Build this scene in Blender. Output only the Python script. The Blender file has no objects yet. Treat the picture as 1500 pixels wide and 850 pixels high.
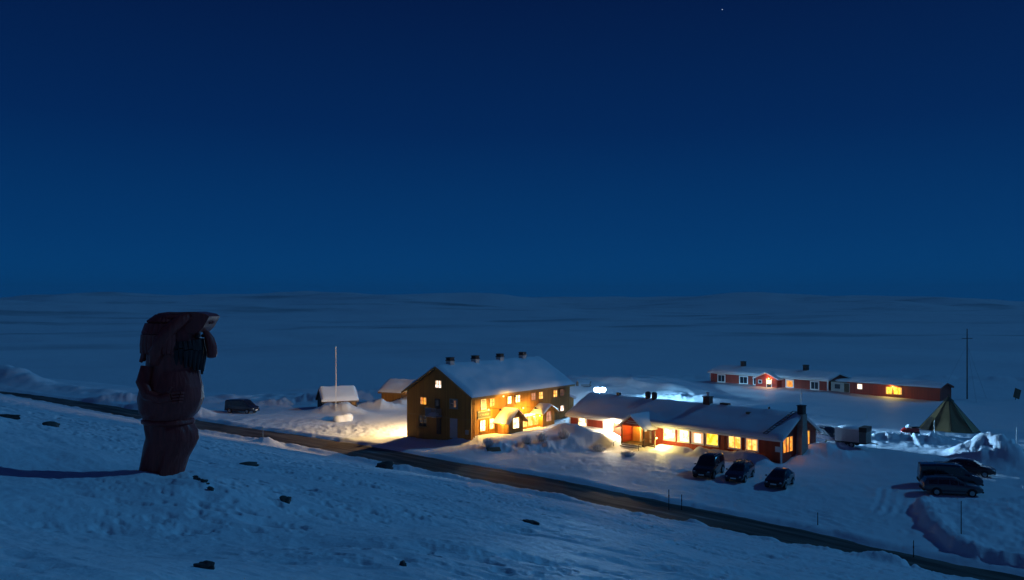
import bpy, bmesh, math, random
import numpy as np
from mathutils import Vector, Matrix

random.seed(7)
rad = math.radians
scene = bpy.context.scene
COL = scene.collection

# ------------------------------------------------------------------ tagging
def tag(o, label=None, cat=None, group=None, kind=None):
    if label: o['label'] = label
    if cat: o['category'] = cat
    if group: o['group'] = group
    if kind: o['kind'] = kind
    return o

def thing(name, label, cat, loc=(0, 0, 0), rz=0.0, group=None):
    o = bpy.data.objects.new(name, None)
    o.empty_display_size = 0.3
    COL.objects.link(o)
    o.location = loc
    o.rotation_euler = (0, 0, rz)
    return tag(o, label, cat, group)

# ------------------------------------------------------------------ noise
def _hash(ix, iy, seed):
    h = (ix.astype(np.int64) * 374761393 + iy.astype(np.int64) * 668265263 + seed * 974711) & 0x7fffffff
    h = ((h ^ (h >> 13)) * 1274126177) & 0x7fffffff
    h = (h ^ (h >> 16)) & 0x7fffffff
    return h.astype(np.float64) / 0x7fffffff

def noise(x, y, seed=0):
    ix = np.floor(x); iy = np.floor(y)
    fx = x - ix; fy = y - iy
    out = 0
    sx = fx * fx * fx * (fx * (fx * 6 - 15) + 10)
    sy = fy * fy * fy * (fy * (fy * 6 - 15) + 10)
    def g(dx, dy):
        a = _hash(ix + dx, iy + dy, seed) * 2 * math.pi
        return np.cos(a) * (fx - dx) + np.sin(a) * (fy - dy)
    n0 = g(0, 0) * (1 - sx) + g(1, 0) * sx
    n1 = g(0, 1) * (1 - sx) + g(1, 1) * sx
    return (n0 * (1 - sy) + n1 * sy) * 1.5

def fbm(x, y, octv=4, seed=0, gain=0.5):
    s = 0; a = 1.0
    for k in range(octv):
        s = s + a * noise(x + 17.3 * k, y - 9.1 * k, seed + k)
        x = x * 2.03; y = y * 2.03; a *= gain
    return s

def ss(a, b, v):
    t = np.clip((v - a) / (b - a), 0, 1)
    return t * t * (3 - 2 * t)

def smax(a, b, k):
    h = np.clip(0.5 + 0.5 * (a - b) / k, 0, 1)
    return b * (1 - h) + a * h + k * h * (1 - h)

# ------------------------------------------------------------------ frames of the two big houses
HO, HA = (-4.6, 96.2), (0.607, 0.794)                 # ochre house: near corner, long direction
RO, RA = (7.2, 106.0), (0.718, -0.696)                # red lodge: left corner, long direction
FO, FA = (40.4, 174.0), (0.655, -0.755)               # far red cabins

def loc_of(O, A, x, y):
    dx = x - O[0]; dy = y - O[1]
    return dx * A[0] + dy * A[1], -dx * A[1] + dy * A[0]

def at(O, A, lx, ly):
    return O[0] + lx * A[0] - ly * A[1], O[1] + lx * A[1] + ly * A[0]

ROAD = [(-190, 232), (-140, 190), (-97, 158), (-68, 136), (-41, 113.3), (-21.5, 98.2), (-7.5, 85.3), (2.4, 76.6),
        (8.2, 70.2), (16.9, 61.4), (23.3, 53.8), (30, 47.0), (44, 35), (62, 20), (90, -2), (140, -40)]

def catmull(P, n=14):
    out = []
    for i in range(len(P) - 1):
        p0 = P[max(0, i - 1)]; p1 = P[i]; p2 = P[i + 1]; p3 = P[min(len(P) - 1, i + 2)]
        for k in range(n):
            t = k / n
            out.append(tuple(0.5 * ((2 * p1[j]) + (-p0[j] + p2[j]) * t + (2 * p0[j] - 5 * p1[j] + 4 * p2[j] - p3[j]) * t * t
                                    + (-p0[j] + 3 * p1[j] - 3 * p2[j] + p3[j]) * t ** 3) for j in range(2)))
    out.append(P[-1])
    return out

ROADC = catmull(ROAD, 6)

def poly_dist(x, y, P):
    """signed distance to a polyline (positive on the left of its direction)"""
    best = np.full(x.shape, 1e9); sgn = np.zeros(x.shape)
    for (ax, ay), (bx, by) in zip(P[:-1], P[1:]):
        ex, ey = bx - ax, by - ay
        t = np.clip(((x - ax) * ex + (y - ay) * ey) / (ex * ex + ey * ey), 0, 1)
        dx = x - ax - t * ex; dy = y - ay - t * ey
        d = dx * dx + dy * dy
        m = d < best
        best = np.where(m, d, best)
        sgn = np.where(m, np.sign(ex * dy - ey * dx), sgn)
    return np.sqrt(best) * np.where(sgn == 0, 1, sgn)

def blob(x, y, cx, cy, rx, ry, rot=0.0):
    c, s = math.cos(rot), math.sin(rot)
    dx = x - cx; dy = y - cy
    u = (dx * c + dy * s) / rx; v = (-dx * s + dy * c) / ry
    return np.exp(-(u * u + v * v))

TRACKS = [
    [(-30, 112), (-24, 112.5), (-18, 112), (-13, 114), (-9, 120)],
    [(-34, 115), (-26, 114), (-19, 109), (-14, 106)],
    [(-40, 118), (-30, 117.5), (-22, 114.5), (-15, 110)],
    [(-36, 112.5), (-28, 109), (-21, 105.5), (-15, 103)],
    [(6, 84), (12, 82), (17, 78.5), (21, 73), (24, 66), (27, 60)],
    [(8, 88), (14, 84), (18, 81)],
    [(12, 77), (18, 72), (22, 66), (24, 60)],
    [(15, 68), (21, 64), (27, 64), (30, 68), (33, 74)],
]

def height(x, y):
    x = np.asarray(x, dtype=np.float64); y = np.asarray(y, dtype=np.float64)
    shape = x.shape
    x = x.ravel(); y = y.ravel()
    r = np.hypot(x, y)
    # hillside the photographer stands on
    hill = 15.1 - 0.179 * x - 0.206 * y
    hill = hill - 0.50 * blob(x, y, -9.2, 13.2, 3.3, 3.6) - 0.47 * blob(x, y, -5.4, 9.5, 2.9, 2.9) - 0.14 * blob(x, y, -4.2, 8.0, 2.6, 2.6)
    hill = hill + 0.20 * blob(x, y, -5.75, 14.9, 1.2, 1.0) + 0.12 * blob(x, y, -5.0, 13.6, 0.8, 0.6)
    near = np.clip(1 - r / 140, 0, 1)
    c, s = math.cos(-0.42), math.sin(-0.42)
    u = x * c + y * s; v = -x * s + y * c
    hill = hill + near * (0.22 * fbm(x / 9, y / 9, 3, 3))
    sas = fbm(u / 1.9, v / 0.9, 3, 11, 0.55)
    sas2 = fbm(u / 5.0, v / 2.2, 3, 15)
    pit = fbm(u / 0.60, v / 0.32, 3, 17, 0.6)
    pit2 = fbm(u / 1.5, v / 0.9, 2, 19, 0.5)
    pits = -0.14 * np.clip(pit - 0.14, 0, 1) - 0.17 * np.clip(pit2 - 0.24, 0, 1)
    pits = pits * (0.28 + 0.68 * ss(-0.35, 0.4, fbm(x / 5.5, y / 5.5, 2, 29)))
    amp = np.clip(r / 9, 0.45, 1.0) * (1 + np.clip((r - 20) / 40, 0, 1.2))
    hill = hill + amp * (0.028 * sas + 0.035 * sas2 + pits + 0.016 * pit) * np.clip(1.3 - r / 150, 0, 1)
    # village shelf
    hx, hy = loc_of(HO, HA, x, y)
    lx, ly = loc_of(RO, RA, x, y)
    fx, fy = loc_of(FO, FA, x, y)
    v0 = 0.18 * fbm(x / 22, y / 22, 3, 21) + 0.05 * fbm(x / 2.6, y / 2.6, 3, 24)
    wob = 1.2 * fbm(x / 4.0, y / 4.0, 3, 31)
    rise = 1.2 * ss(93.3, 98.0, y + wob) * ss(-2.2, 2.0, hx) * (1 - ss(5.0, 10.0, lx)) * (1 - ss(122, 145, y)) * np.maximum(1 - ss(1, 6, hy), ss(18, 21, hx) * (1 - ss(14, 24, hy)))
    behind = 0.55 * ss(4, 14, ly) * (1 - ss(26, 40, ly)) * ss(-2, 3, hx - 18 + 20 * ss(9, 4, hy)) * (1 - ss(60, 90, x))
    crest = 2.3 * np.exp(-((y - 158 - 0.05 * x) / 15) ** 2) * ss(2, 14, x) * (1 - ss(27, 40, x))
    crest = crest * (1 + 0.25 * fbm(x / 7, y / 7, 3, 37))
    vil = v0 + np.maximum(rise, 0.0) + 0
    vil = np.maximum(vil, v0 + behind) + crest
    lump = fbm(x / 1.1, y / 1.1, 4, 41, 0.6)
    lump2 = fbm(x / 2.7, y / 2.7, 4, 43, 0.6)
    # rough shovelled heaps in front of the ochre house
    hm = blob(x, y, 0.5, 94.0, 4.6, 1.7, 0.12) + 0.35 * blob(x, y, 6.0, 95.4, 3.0, 1.2, 0.3) + 0.55 * blob(x, y, -3.6, 94.6, 1.6, 2.2)
    vil = vil + hm * (0.38 + 0.33 * lump + 0.26 * lump2)
    # drifts round the ochre house
    drift = 0.35 * ss(-5, -0.5, hx) * (hx < 1.0) * ss(-3, 0.5, hy) * (1 - ss(10, 13, hy))
    vil = vil + drift * (1 + 0.3 * lump2)
    side = 1.9 * np.exp(-np.clip(hy - 10, 0, 50) / 3.0) * ss(3.0, 9.0, hx) * (hy > 8.0) * (1 - ss(19, 24, hx))
    vil = vil + side
    # banks in front of the red lodge
    b = (1.35 - 0.11 * lx) * np.exp(-((ly + 3.8 + 0.05 * lx) / 1.2) ** 2) * ss(0.2, 3.0, lx) * (1 - ss(7.2, 9.3, lx))
    vil = vil + np.clip(b, 0, 3) * (1 + 0.22 * lump2)
    vil = vil + 0.65 * blob(x, y, *at(RO, RA, 8.2, -3.4), 0.9, 1.1) * (1 + 0.2 * lump) - 0.5 * blob(x, y, *at(RO, RA, 11.2, -4.6), 2.2, 2.0)
    b = np.exp(-((ly + 1.25) / 0.75) ** 2) * (0.45 * ss(13.0, 14.5, lx) * (1 - ss(17.5, 18.6, lx)) + 0.72 * ss(18.2, 19.2, lx) * (1 - ss(26.6, 28.0, lx)))
    vil = vil + b * (1 + 0.18 * lump2)
    vil = vil + 0.4 * blob(x, y, *at(RO, RA, 25.2, -1.8), 2.0, 1.2, -0.77)
    # pile by the gable of the red lodge
    pl = blob(x, y, 32.3, 90.6, 3.6, 2.4, -0.5) + 0.55 * blob(x, y, 35.2, 92.4, 2.2, 1.6) + 0.4 * blob(x, y, 30.0, 88.3, 1.6, 2.0)
    vil = vil + pl * (1.15 + 0.20 * lump + 0.22 * lump2)
    # ploughed lumps lit by the floodlight
    for cx, cy, rx, ry, hgt in ((43.5, 98.8, 2.6, 1.0, 0.9), (47.0, 96.4, 2.2, 0.9, 0.8), (40.5, 103, 4, 1.2, 0.5),                                 (33, 113, 8, 1.5, 0.6), (27, 139, 9, 3, 0.9), (24, 136, 4, 1.5, 0.4), (31, 143, 6, 2, 0.5), (38, 120, 9, 2, .6)):
        vil = vil + hgt * blob(x, y, cx, cy, rx, ry, -0.25) * (1 + 0.26 * lump + 0.22 * lump2)
    ramp = 2.1 * ss(43.6, 49.6, x + 0.5 * lump2) * (1 - ss(49.7, 50.7, x + 0.5 * lump)) * np.exp(-((y - 86.4) / 3.3) ** 4)
    vil = vil + ramp * (1 + 0.12 * lump2 + 0.06 * lump)
    vil = vil + 0.22 * np.clip(lump, -0.2, 1.2) * blob(x, y, 47, 98, 10, 5)
    # raised, cut snow field at the right
    edge = np.interp(y, [44, 50, 53.2, 55, 58.5, 62, 66, 69, 71], [41, 33, 29.0, 28.2, 28.7, 29.7, 31.1, 32.6, 35.0])
    cut = ss(-0.25, 0.45, x - edge + 0.35 * lump2) * (1 - ss(67.5, 69.2, y - 0.10 * (x - 33))) * ss(42, 46, y)
    vil = vil + cut * (0.62 + 0.15 * lump2 + 0.07 * lump) + 0.18 * np.exp(-((x - edge - 0.9) / 0.7) ** 2) * (y > 50) * (y < 69) * (1 + 0.5 * lump)
    vil = vil + 0.16 * lump2 * ss(40, 46, x) * ss(95, 85, y) 
    # banks on the left lot
    for cx, cy, rx, ry, hgt in ((-46, 123, 3.2, 1.6, 1.3), (-50, 128, 4, 2, 1.2), (-36, 137, 6, 2.0, 1.0), (-25.6, 126.6, 3.6, 1.4, 1.5),
                                (-20.5, 132, 4.0, 1.8, 1.3), (-16.5, 137, 3, 2, 1.2), (-33, 138, 1.6, 1.0, 1.6), (-31, 137, 1.0, .8, 1.5), (-56, 133, 5, 2, 1.0), (-64, 141, 6, 2, 1.2)):
        vil = vil + hgt * blob(x, y, cx, cy, rx, ry, -0.2) * (1 + 0.22 * lump + 0.2 * lump2)
    # trodden snow under the yellow lamp, ploughed lot
    vil = vil + 0.13 * lump * blob(x, y, -21, 110, 9, 7) + 0.07 * lump * blob(x, y, 14, 86, 9, 6) + 0.05 * lump * blob(x, y, 26, 72, 12, 12)
    # far cabins: snow to the sills
    vil = vil + 0.35 * ss(-9, -0.5, fy) * (fy < 3) * ss(-6, 0, fx) * (1 - ss(46, 52, fx))
    for cx, cy in ((38.4, 75.2), (36.9, 71.7), (42.6, 79.6)):
        q = blob(x, y, cx, cy, 3.0, 1.9, -0.3); q = np.clip(q * 2.2, 0, 1)
        vil = vil * (1 - q) + 0.12 * q
    box = (x > -60) & (x < 75) & (y > 48) & (y < 130)
    idx = np.nonzero(box)[0]
    if len(idx):
        xs, ys = x[idx], y[idx]
        acc = np.zeros(len(idx))
        for T in TRACKS:
            d = np.abs(poly_dist(xs, ys, catmull(T, 5)))
            for off in (0.0, 0.85):
                q = np.abs(d - off)
                acc += (-0.065 * np.exp(-(q / 0.2) ** 2) + 0.03 * np.exp(-((q - 0.42) / 0.18) ** 2)) * np.clip(0.6 + lump2[idx], 0.1, 1.2)
        vil[idx] += acc
    # shelf edge, lake basin and far fells
    ey = np.interp(x, [-300, -120, -62, -30, -18, 13, 40, 80, 120, 200, 400], [260, 190, 148, 150, 162, 186, 192, 192, 182, 200, 260])
    d = y - ey
    vil = vil - 46 * ss(0, 190, d + 3 * fbm(x / 12, y / 12, 2, 51)) + 0.5 * np.exp(-((d + 3) / 5) ** 2) * (1 + fbm(x / 5, y / 5, 3, 52))
    z = smax(hill, vil, 0.45)
    # road bed and its ploughed edges
    rd = poly_dist(x, y, ROADC)
    ad = np.abs(rd)
    wv = 0.55 * fbm(x / 3.2, y / 3.2, 3, 61)
    bed = 1 - ss(2.3, 3.3, ad + 0.6 * wv)
    z = z * (1 - bed) + bed * (-0.16)
    berm = np.exp(-((ad - 3.6) / 0.7) ** 2) * np.where(rd < 0, 0.20 + 0.14 * lump2, 0.10 + 0.09 * lump2)
    z = z + berm * (r < 260)
    for cx, cy, rx, ry, hgt in ((-27.4, 95.4, 1.5, 1.3, 0.9), (13.4, 62.6, 0.8, 0.5, 0.5), (22.6, 50.6, 1.7, 1.1, 0.8), (-10.5, 82.0, 1.8, 0.9, 0.4), (4.4, 70.2, 1.8, 0.8, 0.35)):
        z = z + hgt * blob(x, y, cx, cy, rx, ry, -0.7) * (1 + 0.25 * lump)
    # dark earth bank beyond the road, far left
    z = z + 3.0 * blob(x, y, -104, 176, 15, 4.5, -0.75)
    # basin relief
    far = ss(350, 1500, r)
    z = z + far * (9.0 * fbm(x / 620 + y / 2600, y / 420, 4, 71) )
    fells = ss(2600, 6500, r) * (78 + 95 * fbm(x / 2600, y / 1900, 4, 83, 0.45)) * (1 + 0.10 * np.tanh(-x / 4000))
    z = z + fells
    z = z - (r / 1000.0) ** 2 * 0.02
    return z.reshape(shape)

def hz(x, y):
    return float(height(np.array([x]), np.array([y]))[0])

# ------------------------------------------------------------------ materials
def mat(name, col, rough=0.7, metal=0.0, noise_amt=0.0, nscale=3.0, bump=0.0, bscale=8.0, coat=0.0, boards=None, spec=None, vert=True):
    m = bpy.data.materials.new(name); m.use_nodes = True
    nt = m.node_tree; N = nt.nodes; L = nt.links
    b = N['Principled BSDF']
    b.inputs['Base Color'].default_value = (*col, 1)
    b.inputs['Roughness'].default_value = rough
    b.inputs['Metallic'].default_value = metal
    b.inputs['Coat Weight'].default_value = coat
    if spec is not None: b.inputs['Specular IOR Level'].default_value = spec
    tc = N.new('ShaderNodeTexCoord')
    hsrc = None
    csock = None
    if noise_amt > 0:
        n = N.new('ShaderNodeTexNoise'); n.inputs['Scale'].default_value = nscale; n.inputs['Detail'].default_value = 5
        L.new(tc.outputs['Object'], n.inputs['Vector'])
        mx = N.new('ShaderNodeMix'); mx.data_type = 'RGBA'
        mx.inputs[6].default_value = (*[c * (1 - noise_amt) for c in col], 1)
        mx.inputs[7].default_value = (*[min(1, c * (1 + noise_amt)) for c in col], 1)
        L.new(n.outputs['Fac'], mx.inputs[0]); csock = mx.outputs[2]
    if boards:
        sp = N.new('ShaderNodeSeparateXYZ'); L.new(tc.outputs['Object'], sp.inputs[0])
        if vert:
            ad = N.new('ShaderNodeMath'); ad.operation = 'ADD'
            L.new(sp.outputs['X'], ad.inputs[0]); L.new(sp.outputs['Y'], ad.inputs[1]); src = ad.outputs[0]
        else:
            src = sp.outputs['Z']
        dv = N.new('ShaderNodeMath'); dv.operation = 'DIVIDE'; dv.inputs[1].default_value = boards; L.new(src, dv.inputs[0])
        fr = N.new('ShaderNodeMath'); fr.operation = 'FRACT'; L.new(dv.outputs[0], fr.inputs[0])
        fl = N.new('ShaderNodeMath'); fl.operation = 'FLOOR'; L.new(dv.outputs[0], fl.inputs[0])
        wn = N.new('ShaderNodeTexWhiteNoise'); wn.noise_dimensions = '1D'; L.new(fl.outputs[0], wn.inputs['W'])
        rp = N.new('ShaderNodeValToRGB')
        rp.color_ramp.elements[0].position = 0.0; rp.color_ramp.elements[0].color = (0, 0, 0, 1)
        rp.color_ramp.elements[1].position = 0.14; rp.color_ramp.elements[1].color = (1, 1, 1, 1)
        L.new(fr.outputs[0], rp.inputs[0])
        mr = N.new('ShaderNodeMapRange'); mr.inputs['To Min'].default_value = 0.8; mr.inputs['To Max'].default_value = 1.12
        L.new(wn.outputs['Value'], mr.inputs['Value'])
        hs = N.new('ShaderNodeHueSaturation')
        if csock: L.new(csock, hs.inputs['Color'])
        else: hs.inputs['Color'].default_value = (*col, 1)
        L.new(mr.outputs[0], hs.inputs['Value']); csock = hs.outputs[0]
        hsrc = rp.outputs[0]; bump = bump or 0.4
    if csock: L.new(csock, b.inputs['Base Color'])
    if bump > 0:
        if hsrc is None:
            n2 = N.new('ShaderNodeTexNoise'); n2.inputs['Scale'].default_value = bscale; n2.inputs['Detail'].default_value = 4
            L.new(tc.outputs['Object'], n2.inputs['Vector']); hsrc = n2.outputs['Fac']
        bp = N.new('ShaderNodeBump'); bp.inputs['Strength'].default_value = bump; bp.inputs['Distance'].default_value = 0.05
        L.new(hsrc, bp.inputs['Height']); L.new(bp.outputs[0], b.inputs['Normal'])
    return m

def grain(m, scale=(9, 9, .8)):
    """stretch every noise of a material along z, like tool marks and grain"""
    nt = m.node_tree
    tc = [n for n in nt.nodes if n.type == 'TEX_COORD'][0]
    mp = nt.nodes.new('ShaderNodeMapping'); mp.inputs['Scale'].default_value = scale
    nt.links.new(tc.outputs['Object'], mp.inputs[0])
    for n in nt.nodes:
        if n.type == 'TEX_NOISE':
            nt.links.new(mp.outputs[0], n.inputs['Vector']); n.inputs['Scale'].default_value = 2.2
        if n.type == 'BUMP': n.inputs['Strength'].default_value = 0.45

def pane_mat(name, ca, cb, strength, scale=1.6, seed=0.0):
    """a lit room seen through glass: uneven lamp light, curtains, furniture"""
    m = bpy.data.materials.new(name); m.use_nodes = True
    nt = m.node_tree; N = nt.nodes; L = nt.links
    b = N['Principled BSDF']
    b.inputs['Base Color'].default_value = (0.02, 0.02, 0.02, 1); b.inputs['Roughness'].default_value = 0.08
    tc = N.new('ShaderNodeTexCoord')
    mp = N.new('ShaderNodeMapping'); mp.inputs['Location'].default_value = (seed, seed * 1.7, seed * .6); mp.inputs['Scale'].default_value = (1, 1, 0.8)
    n = N.new('ShaderNodeTexNoise'); n.inputs['Scale'].default_value = scale; n.inputs['Detail'].default_value = 3
    L.new(tc.outputs['Object'], mp.inputs[0]); L.new(mp.outputs[0], n.inputs['Vector'])
    rp = N.new('ShaderNodeValToRGB')
    rp.color_ramp.elements[0].position = 0.41; rp.color_ramp.elements[0].color = (*cb, 1)
    rp.color_ramp.elements[1].position = 0.58; rp.color_ramp.elements[1].color = (*ca, 1)
    L.new(n.outputs['Fac'], rp.inputs[0])
    L.new(rp.outputs[0], b.inputs['Emission Color'])
    b.inputs['Emission Strength'].default_value = strength
    return m

def emit_mat(name, col, strength):
    m = bpy.data.materials.new(name); m.use_nodes = True
    b = m.node_tree.nodes['Principled BSDF']
    b.inputs['Base Color'].default_value = (*col, 1)
    b.inputs['Emission Color'].default_value = (*col, 1); b.inputs['Emission Strength'].default_value = strength
    return m

M = {}
M['snow'] = mat('snow', (0.82, 0.85, 0.88), 0.6, noise_amt=0.05, nscale=1.5, bump=0.25, bscale=3.5, spec=0.25)
M['roofsnow'] = mat('roof_snow', (0.80, 0.83, 0.86), 0.6, noise_amt=0.06, nscale=0.6, bump=0.15, bscale=1.2, spec=0.25)
M['ochre'] = mat('ochre_boards', (0.34, 0.155, 0.018), 0.7, noise_amt=0.12, nscale=1.2, boards=0.19)
M['ochre_trim'] = mat('ochre_trim', (0.32, 0.165, 0.035), 0.6, noise_amt=0.1)
M['red'] = mat('red_boards', (0.30, 0.038, 0.018), 0.7, noise_amt=0.15, nscale=1.5, boards=0.17)
M['redh'] = mat('red_weatherboard', (0.29, 0.035, 0.018), 0.7, noise_amt=0.15, nscale=1.5, boards=0.2, vert=False)
M['white'] = mat('white_paint', (0.76, 0.75, 0.72), 0.5, noise_amt=0.05)
M['grey'] = mat('grey_paint', (0.30, 0.31, 0.31), 0.6, noise_amt=0.1)
M['darkroof'] = mat('roof_edge', (0.035, 0.03, 0.028), 0.7, noise_amt=0.2)
M['soot'] = mat('sooty_brick', (0.045, 0.032, 0.028), 0.85, noise_amt=0.3, nscale=6, bump=0.3, bscale=10)
M['rough_plaster'] = mat('frosted_brick', (0.48, 0.45, 0.43), 0.85, noise_amt=0.25, nscale=3, bump=0.4, bscale=6)
M['stone'] = mat('field_stone', (0.33, 0.27, 0.22), 0.85, noise_amt=0.4, nscale=3.5, bump=0.6, bscale=3)
M['metal'] = mat('galvanised', (0.35, 0.36, 0.38), 0.35, metal=0.9, noise_amt=0.1)
M['dark_metal'] = mat('dark_metal', (0.03, 0.03, 0.035), 0.45, metal=0.5)
M['darkglass'] = mat('dark_glass', (0.012, 0.016, 0.025), 0.06, spec=0.8)
M['rubber'] = mat('rubber', (0.015, 0.015, 0.016), 0.8)
M['plank'] = mat('weathered_wood', (0.20, 0.13, 0.07), 0.75, noise_amt=0.3, nscale=4, boards=0.14)
M['darkwood'] = mat('dark_wood', (0.05, 0.032, 0.02), 0.7, noise_amt=0.3, nscale=5)
M['door'] = mat('pine_door', (0.45, 0.20, 0.06), 0.55, noise_amt=0.15, boards=0.12)
M['paledoor'] = mat('pale_door', (0.34, 0.36, 0.38), 0.6, noise_amt=0.1)
M['signdark'] = mat('sign_board', (0.07, 0.085, 0.07), 0.6, noise_amt=0.15)
M['signmark'] = mat('sign_lettering', (0.42, 0.40, 0.30), 0.6)
M['signpale'] = mat('sign_lettering_pale', (0.62, 0.52, 0.46), 0.6)
M['rock'] = mat('lichen_rock', (0.06, 0.055, 0.05), 0.85, noise_amt=0.5, nscale=6, bump=0.6, bscale=9)
M['twig'] = mat('frosted_twig', (0.52, 0.48, 0.44), 0.8, noise_amt=0.3, nscale=5)
M['heath'] = mat('dead_heather', (0.05, 0.035, 0.02), 0.9, noise_amt=0.4)
M['canvas'] = mat('olive_canvas', (0.27, 0.195, 0.085), 0.85, noise_amt=0.2, nscale=1.3, bump=0.2, bscale=2.0)
M['canvas_dark'] = mat('smoky_canvas', (0.06, 0.05, 0.035), 0.9, noise_amt=0.3, nscale=2)
M['pole_white'] = mat('pale_pole', (0.72, 0.70, 0.66), 0.5)
M['troll'] = mat('varnished_wood', (0.32, 0.040, 0.028), 0.5, noise_amt=0.45, nscale=2.5, bump=0.5, bscale=7, coat=0.22, spec=0.3)
M['trolldark'] = mat('dark_stained_wood', (0.04, 0.016, 0.014), 0.5, noise_amt=0.4, nscale=4, bump=0.4, bscale=9, coat=0.08, spec=0.3)
grain(M['troll']); grain(M['trolldark'])
M['tarp'] = mat('trailer_panel', (0.52, 0.47, 0.46), 0.55, noise_amt=0.12, boards=0.45)
M['trailer_end'] = mat('trailer_tailboard', (0.10, 0.12, 0.11), 0.6, noise_amt=0.25)
M['plate'] = mat('number_plate', (0.7, 0.7, 0.68), 0.4)
M['headlamp'] = mat('headlamp_glass', (0.55, 0.58, 0.6), 0.08, spec=0.8)
M['taillamp'] = mat('taillamp', (0.30, 0.012, 0.008), 0.15)
M['rim'] = mat('alloy', (0.35, 0.36, 0.37), 0.3, metal=0.8)
M['redplastic'] = mat('red_fairing', (0.45, 0.02, 0.015), 0.35)
M['p_white'] = pane_mat('lit_room_bright', (1.0, 0.80, 0.48), (1.0, 0.52, 0.13), 4.2)
M['p_warm'] = pane_mat('lit_room_warm', (1.0, 0.62, 0.16), (0.95, 0.33, 0.03), 1.9, 2.2, 3.1)
M['p_orange'] = pane_mat('lit_room_orange', (1.0, 0.42, 0.05), (0.75, 0.17, 0.01), 1.3, 2.6, 6.3)
M['p_pink'] = pane_mat('lit_room_curtain', (1.0, 0.50, 0.28), (0.75, 0.20, 0.09), 0.75, 2.0, 1.3)
M['p_dim'] = pane_mat('dim_room', (0.55, 0.26, 0.12), (0.16, 0.07, 0.05), 0.35, 2.0, 8.0)
M['p_yellow'] = pane_mat('lit_room_yellow', (1.0, 0.72, 0.08), (1.0, 0.40, 0.01), 2.0, 3.0, 4.4)
M['p_cool'] = pane_mat('lit_room_neutral', (1.0, 0.86, 0.72), (0.95, 0.66, 0.5), 1.9, 2.0, 2.2)
M['curtain'] = emit_mat('lit_curtain', (.80, .36, .12), .75)  # room light from behind is put into the curtain's own emission
M['lamp_warm'] = emit_mat('warm_lamp_glass', (1.0, 0.75, 0.35), 4)
M['lamp_cool'] = emit_mat('floodlight_glass', (0.72, 0.87, 1.0), 60)
M['star'] = emit_mat('starlight', (0.75, 0.86, 1.0), 0.9)

def ground_mat():
    m = bpy.data.materials.new('snow_ground'); m.use_nodes = True
    nt = m.node_tree; N = nt.nodes; L = nt.links
    b = N['Principled BSDF']; b.inputs['Roughness'].default_value = 0.62; b.inputs['Specular IOR Level'].default_value = 0.25
    geo = N.new('ShaderNodeNewGeometry')
    n1 = N.new('ShaderNodeTexNoise'); n1.inputs['Scale'].default_value = 0.35; n1.inputs['Detail'].default_value = 6
    L.new(geo.outputs['Position'], n1.inputs['Vector'])
    mx = N.new('ShaderNodeMix'); mx.data_type = 'RGBA'
    mx.inputs[6].default_value = (0.74, 0.78, 0.82, 1); mx.inputs[7].default_value = (0.86, 0.88, 0.90, 1)
    L.new(n1.outputs['Fac'], mx.inputs[0])
    # windswept heath showing through far away
    mp = N.new('ShaderNodeMapping'); mp.inputs['Scale'].default_value = (0.0011, 0.0030, 0.004)
    L.new(geo.outputs['Position'], mp.inputs[0])
    n2 = N.new('ShaderNodeTexNoise'); n2.inputs['Scale'].default_value = 1.0; n2.inputs['Detail'].default_value = 7; n2.inputs['Roughness'].default_value = 0.62
    L.new(mp.outputs[0], n2.inputs['Vector'])
    r2 = N.new('ShaderNodeValToRGB'); r2.color_ramp.elements[0].position = 0.52; r2.color_ramp.elements[0].color = (0, 0, 0, 1)
    r2.color_ramp.elements[1].position = 0.72; r2.color_ramp.elements[1].color = (1, 1, 1, 1)
    L.new(n2.outputs['Fac'], r2.inputs[0])
    ln = N.new('ShaderNodeVectorMath'); ln.operation = 'LENGTH'; L.new(geo.outputs['Position'], ln.inputs[0])
    mr = N.new('ShaderNodeMapRange'); mr.inputs['From Min'].default_value = 500; mr.inputs['From Max'].default_value = 2500
    mr.inputs['To Min'].default_value = 0; mr.inputs['To Max'].default_value = 0.9
    L.new(ln.outputs['Value'], mr.inputs['Value'])
    mu = N.new('ShaderNodeMath'); mu.operation = 'MULTIPLY'; L.new(r2.outputs[0], mu.inputs[0]); L.new(mr.outputs[0], mu.inputs[1])
    mx2 = N.new('ShaderNodeMix'); mx2.data_type = 'RGBA'; mx2.inputs[7].default_value = (0.26, 0.27, 0.28, 1)
    L.new(mx.outputs[2], mx2.inputs[6]); L.new(mu.outputs[0], mx2.inputs[0])
    L.new(mx2.outputs[2], b.inputs['Base Color'])
    n3 = N.new('ShaderNodeTexNoise'); n3.inputs['Scale'].default_value = 7.0; n3.inputs['Detail'].default_value = 6; n3.inputs['Roughness'].default_value = 0.6
    L.new(geo.outputs['Position'], n3.inputs['Vector'])
    bp = N.new('ShaderNodeBump'); bp.inputs['Strength'].default_value = 0.5; bp.inputs['Distance'].default_value = 0.05
    L.new(n3.outputs['Fac'], bp.inputs['Height']); L.new(bp.outputs[0], b.inputs['Normal'])
    return m

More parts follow.
